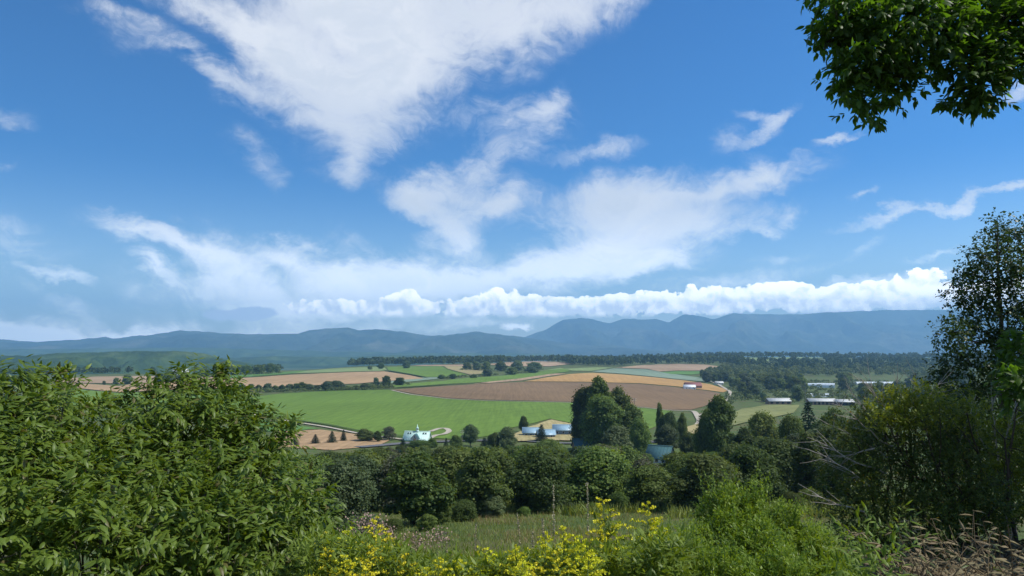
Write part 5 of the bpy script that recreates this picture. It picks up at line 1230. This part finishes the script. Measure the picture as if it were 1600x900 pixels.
# ------------------------------------------------------------------ meadow grass, undergrowth, leaf litter
M_grass = leafmat('meadow grass', (.13, .18, .035), (.29, .32, .095), .35, .7, .2, .12, 0)
M_grassdry = leafmat('dry meadow grass', (.20, .155, .07), (.38, .29, .15), .3, .8, .2, .12, 0)
BL = np.array([(-.5, 0, 0), (.5, 0, 0), (.3, .6, .12), (0, 1, .35), (-.3, .6, .12)]); BLF = [(0, 1, 2), (0, 2, 4), (4, 2, 3)]
def grass_patch(name, label, n, yr, sr, mat, hh, ww, test=None):
    u = rng.random(n * 2); y = yr[0] * (yr[1] / yr[0]) ** u; s = sr[0] + (sr[1] - sr[0]) * rng.random(n * 2); x = s * y
    if test is not None: k = test(x, y); x, y = x[k], y[k]
    x, y = x[:n], y[:n]; n = len(x); P = np.stack([x, y, terr(x, y) - .03], -1)
    d = np.tile((0, 0, 1.0), (n, 1)) + rng.normal(size=(n, 3)) * .28; mb = MB(); sc = (y / 40) ** .5
    stamp(mb, BL, BLF, P, d, rdir(n) * np.array((1, 1, .2)), hh * (.5 + .9 * rng.random(n)), ww * (.7 + .7 * rng.random(n)) * np.maximum(1, sc * 1.4)); o = mb.build(name, mat); tag(o, label, None, None, 'stuff'); return o
def pn(x, y, sc, sd=0):
    return np.sin(x * sc + 1.3 * np.sin(y * sc * .7 + sd)) * np.sin(y * sc * 1.1 + 1.7 * np.sin(x * sc * .6 + sd * 2))
grass_patch('grass', 'green meadow grass on the slope before the wood', 60000, (26, 92), (-.5, .62), M_grass, .34, .028)
grass_patch('grass', 'dry reddish grass patches on the slope before the wood', 24000, (26, 90), (-.5, .62), M_grassdry, .42, .020, lambda x, y: pn(x, y, .22) + .5 * pn(x, y, .5, 2) > .15)
grass_patch('weeds', 'taller green weeds along the foot of the wood', 16000, (74, 96), (-.5, .62), M_grass, .95, .09, lambda x, y: (y > 82) | (pn(x, y, .3, 1) > .35))
# low undergrowth between viewpoint and meadow
n = 2600; y = 3.6 + 22 * rng.random(n) ** 1.3; x = (-.35 + .85 * rng.random(n)) * y
C = np.stack([x, y, terr(x, y)], -1); hgt = (.25 + .45 * rng.random(n)); C[:, 2] += hgt * .6
P, D, NN, Ls = sprays(C, rdir(n) * .7 + np.array((0, 0, .8)), 11, .085, .05, .1); mb = MB(); stamp(mb, LEAF6, LEAF6F, P, D, NN, Ls, Ls * .33)
tag(mb.build('undergrowth', M_l_herb), 'low leafy undergrowth below the flowers', None, None, 'stuff')
# thick leafy growth round the flowers
n = 5000; px = 470 + 600 * rng.random(n); lim = np.interp(px, [460, 520, 560, 620, 660, 700, 780, 860, 960, 1040, 1100, 1200, 1340], [850, 846, 850, 862, 880, 882, 880, 872, 862, 845, 850, 872, 890])
py = lim + 24 + 85 * rng.random(n) ** 1.2; d = 3.9 + 1.6 * rng.random(n); C = np.stack([tx(px, py) * d, d, tz(py) * d], -1); C = C[C[:, 2] > terr(C[:, 0], C[:, 1])]
P, D, NN, Ls = sprays(C, rdir(len(C)) * .5 + np.array((0, 0, .9)), 9, .062, .03, .1); mb = MB(); stamp(mb, LEAF4, LEAF4F, P, D, NN, Ls, Ls * .34)
tag(mb.build('undergrowth', M_l_herb), 'thick yellow-green leafy growth round the goldenrods', None, None, 'stuff')
# leaf litter on the right bank
n = 9000; y = 3.6 + 9 * rng.random(n); x = (.36 + .6 * rng.random(n)) * y; P = np.stack([x, y, terr(x, y) + .01 + .06 * rng.random(n)], -1)
mb = MB(); stamp(mb, LEAF6, LEAF6F, P, rng.normal(size=(n, 3)) * np.array((1, 1, .35)), rng.normal(size=(n, 3)) * .5 + np.array((0, 0, 1)), .05 + .05 * rng.random(n), .02 + .015 * rng.random(n))
tag(mb.build('leaf_litter', M_dead), 'pale brown dead leaves on the shaded right bank', None, None, 'stuff')
def deadbamboo(seed):
    global rng
    rng = np.random.default_rng(seed); st = MB(); LV = []
    for k in range(5):
        e = np.array((rng.normal() * .22, rng.normal() * .22,   .16 + .22 * rng.random())); q = wiggle((rng.normal() * .04, rng.normal() * .04, -.05), e, 6, .05); tube(st, q, np.linspace(.004, .0018, 6), 4)
        for j in range(6):
            LV.append((q[rng.integers(2, 6)], np.array((rng.normal(), rng.normal(), -.25 + .5 * rng.random())), .05 + .05 * rng.random()))
    return st.mesh('stem', M_drystem, True), LV
BAMB = [deadbamboo(400 + k) for k in range(3)]
rng = np.random.default_rng(777)
M_live = leafmat('bamboo leaf', (.06, .09, .02), (.15, .17, .06), .3, .5, .35, 3, .2)
LBM = {}
for k, nm in ((0, M_dead), (1, M_live)):
    q = MB(); q.add(LEAF6 * np.array((.24, 1, 1)), LEAF6F); LBM[k] = q.mesh('leaf', nm)
spots = [(1330, 868, 5.6), (1352, 890, 5.1), (1378, 872, 5.5), (1400, 850, 6.0), (1420, 884, 5.2), (1445, 862, 5.7), (1462, 890, 5.1), (1480, 848, 6.1), (1500, 872, 5.4), (1522, 852, 6.0), (1540, 886, 5.2), (1560, 862, 5.7), (1582, 880, 5.3), (1592, 846, 6.2), (1300, 886, 5.3), (1365, 836, 6.4), (1432, 832, 6.6), (1510, 826, 6.8), (1572, 822, 6.9), (1280, 880, 5.6), (1340, 846, 6.2), (1410, 868, 5.6)]
import mathutils
for i, (px, py_, d) in enumerate(sorted(spots)):
    x = tx(px, py_) * d; z = float(terr(x, d)); st, LV = BAMB[i % 3]
    o = thing('dwarf_bamboo', f'{"dying pale" if i % 3 else "half green"} dwarf bamboo tuft, {ordinal(i)} from the left at the bottom right', 'plant', (x, d, z), rng.random() * 6.28, 1.0 + .3 * rng.random(), 'dwarf bamboo tufts on the right bank')
    inst('stem', st, o)
    for p, dr, L in LV:
        dn = Vector(dr).normalized(); ob = inst('leaf', LBM[1 if (i % 3 == 0 and rng.random() < .6) else 0], o); X = dn.cross(Vector((rng.normal() * .4, rng.normal() * .4, 1))).normalized(); Z = X.cross(dn)
        ob.matrix_local = mathutils.Matrix(((X.x * L, dn.x * L, Z.x * L, p[0]), (X.y * L, dn.y * L, Z.y * L, p[1]), (X.z * L, dn.z * L, Z.z * L, p[2]), (0, 0, 0, 1)))

# ------------------------------------------------------------------ air
m, nt = newmat('air'); pv = nt.nodes.new('ShaderNodeVolumePrincipled'); ov = nt.nodes.new('ShaderNodeOutputMaterial'); nt.links.new(pv.outputs[0], ov.inputs['Volume'])
pv.inputs['Color'].default_value = (*HAZE_COLOR, 1); pv.inputs['Density'].default_value = HAZE_DENSITY; pv.inputs['Anisotropy'].default_value = 0.1
mb = MB(); box(mb, -66000, 66000, -2700, 19500, -125, 1250); hz = mb.build('haze', m); hz['kind'] = 'stuff'; hz['label'] = 'thin blue air haze over the whole valley'
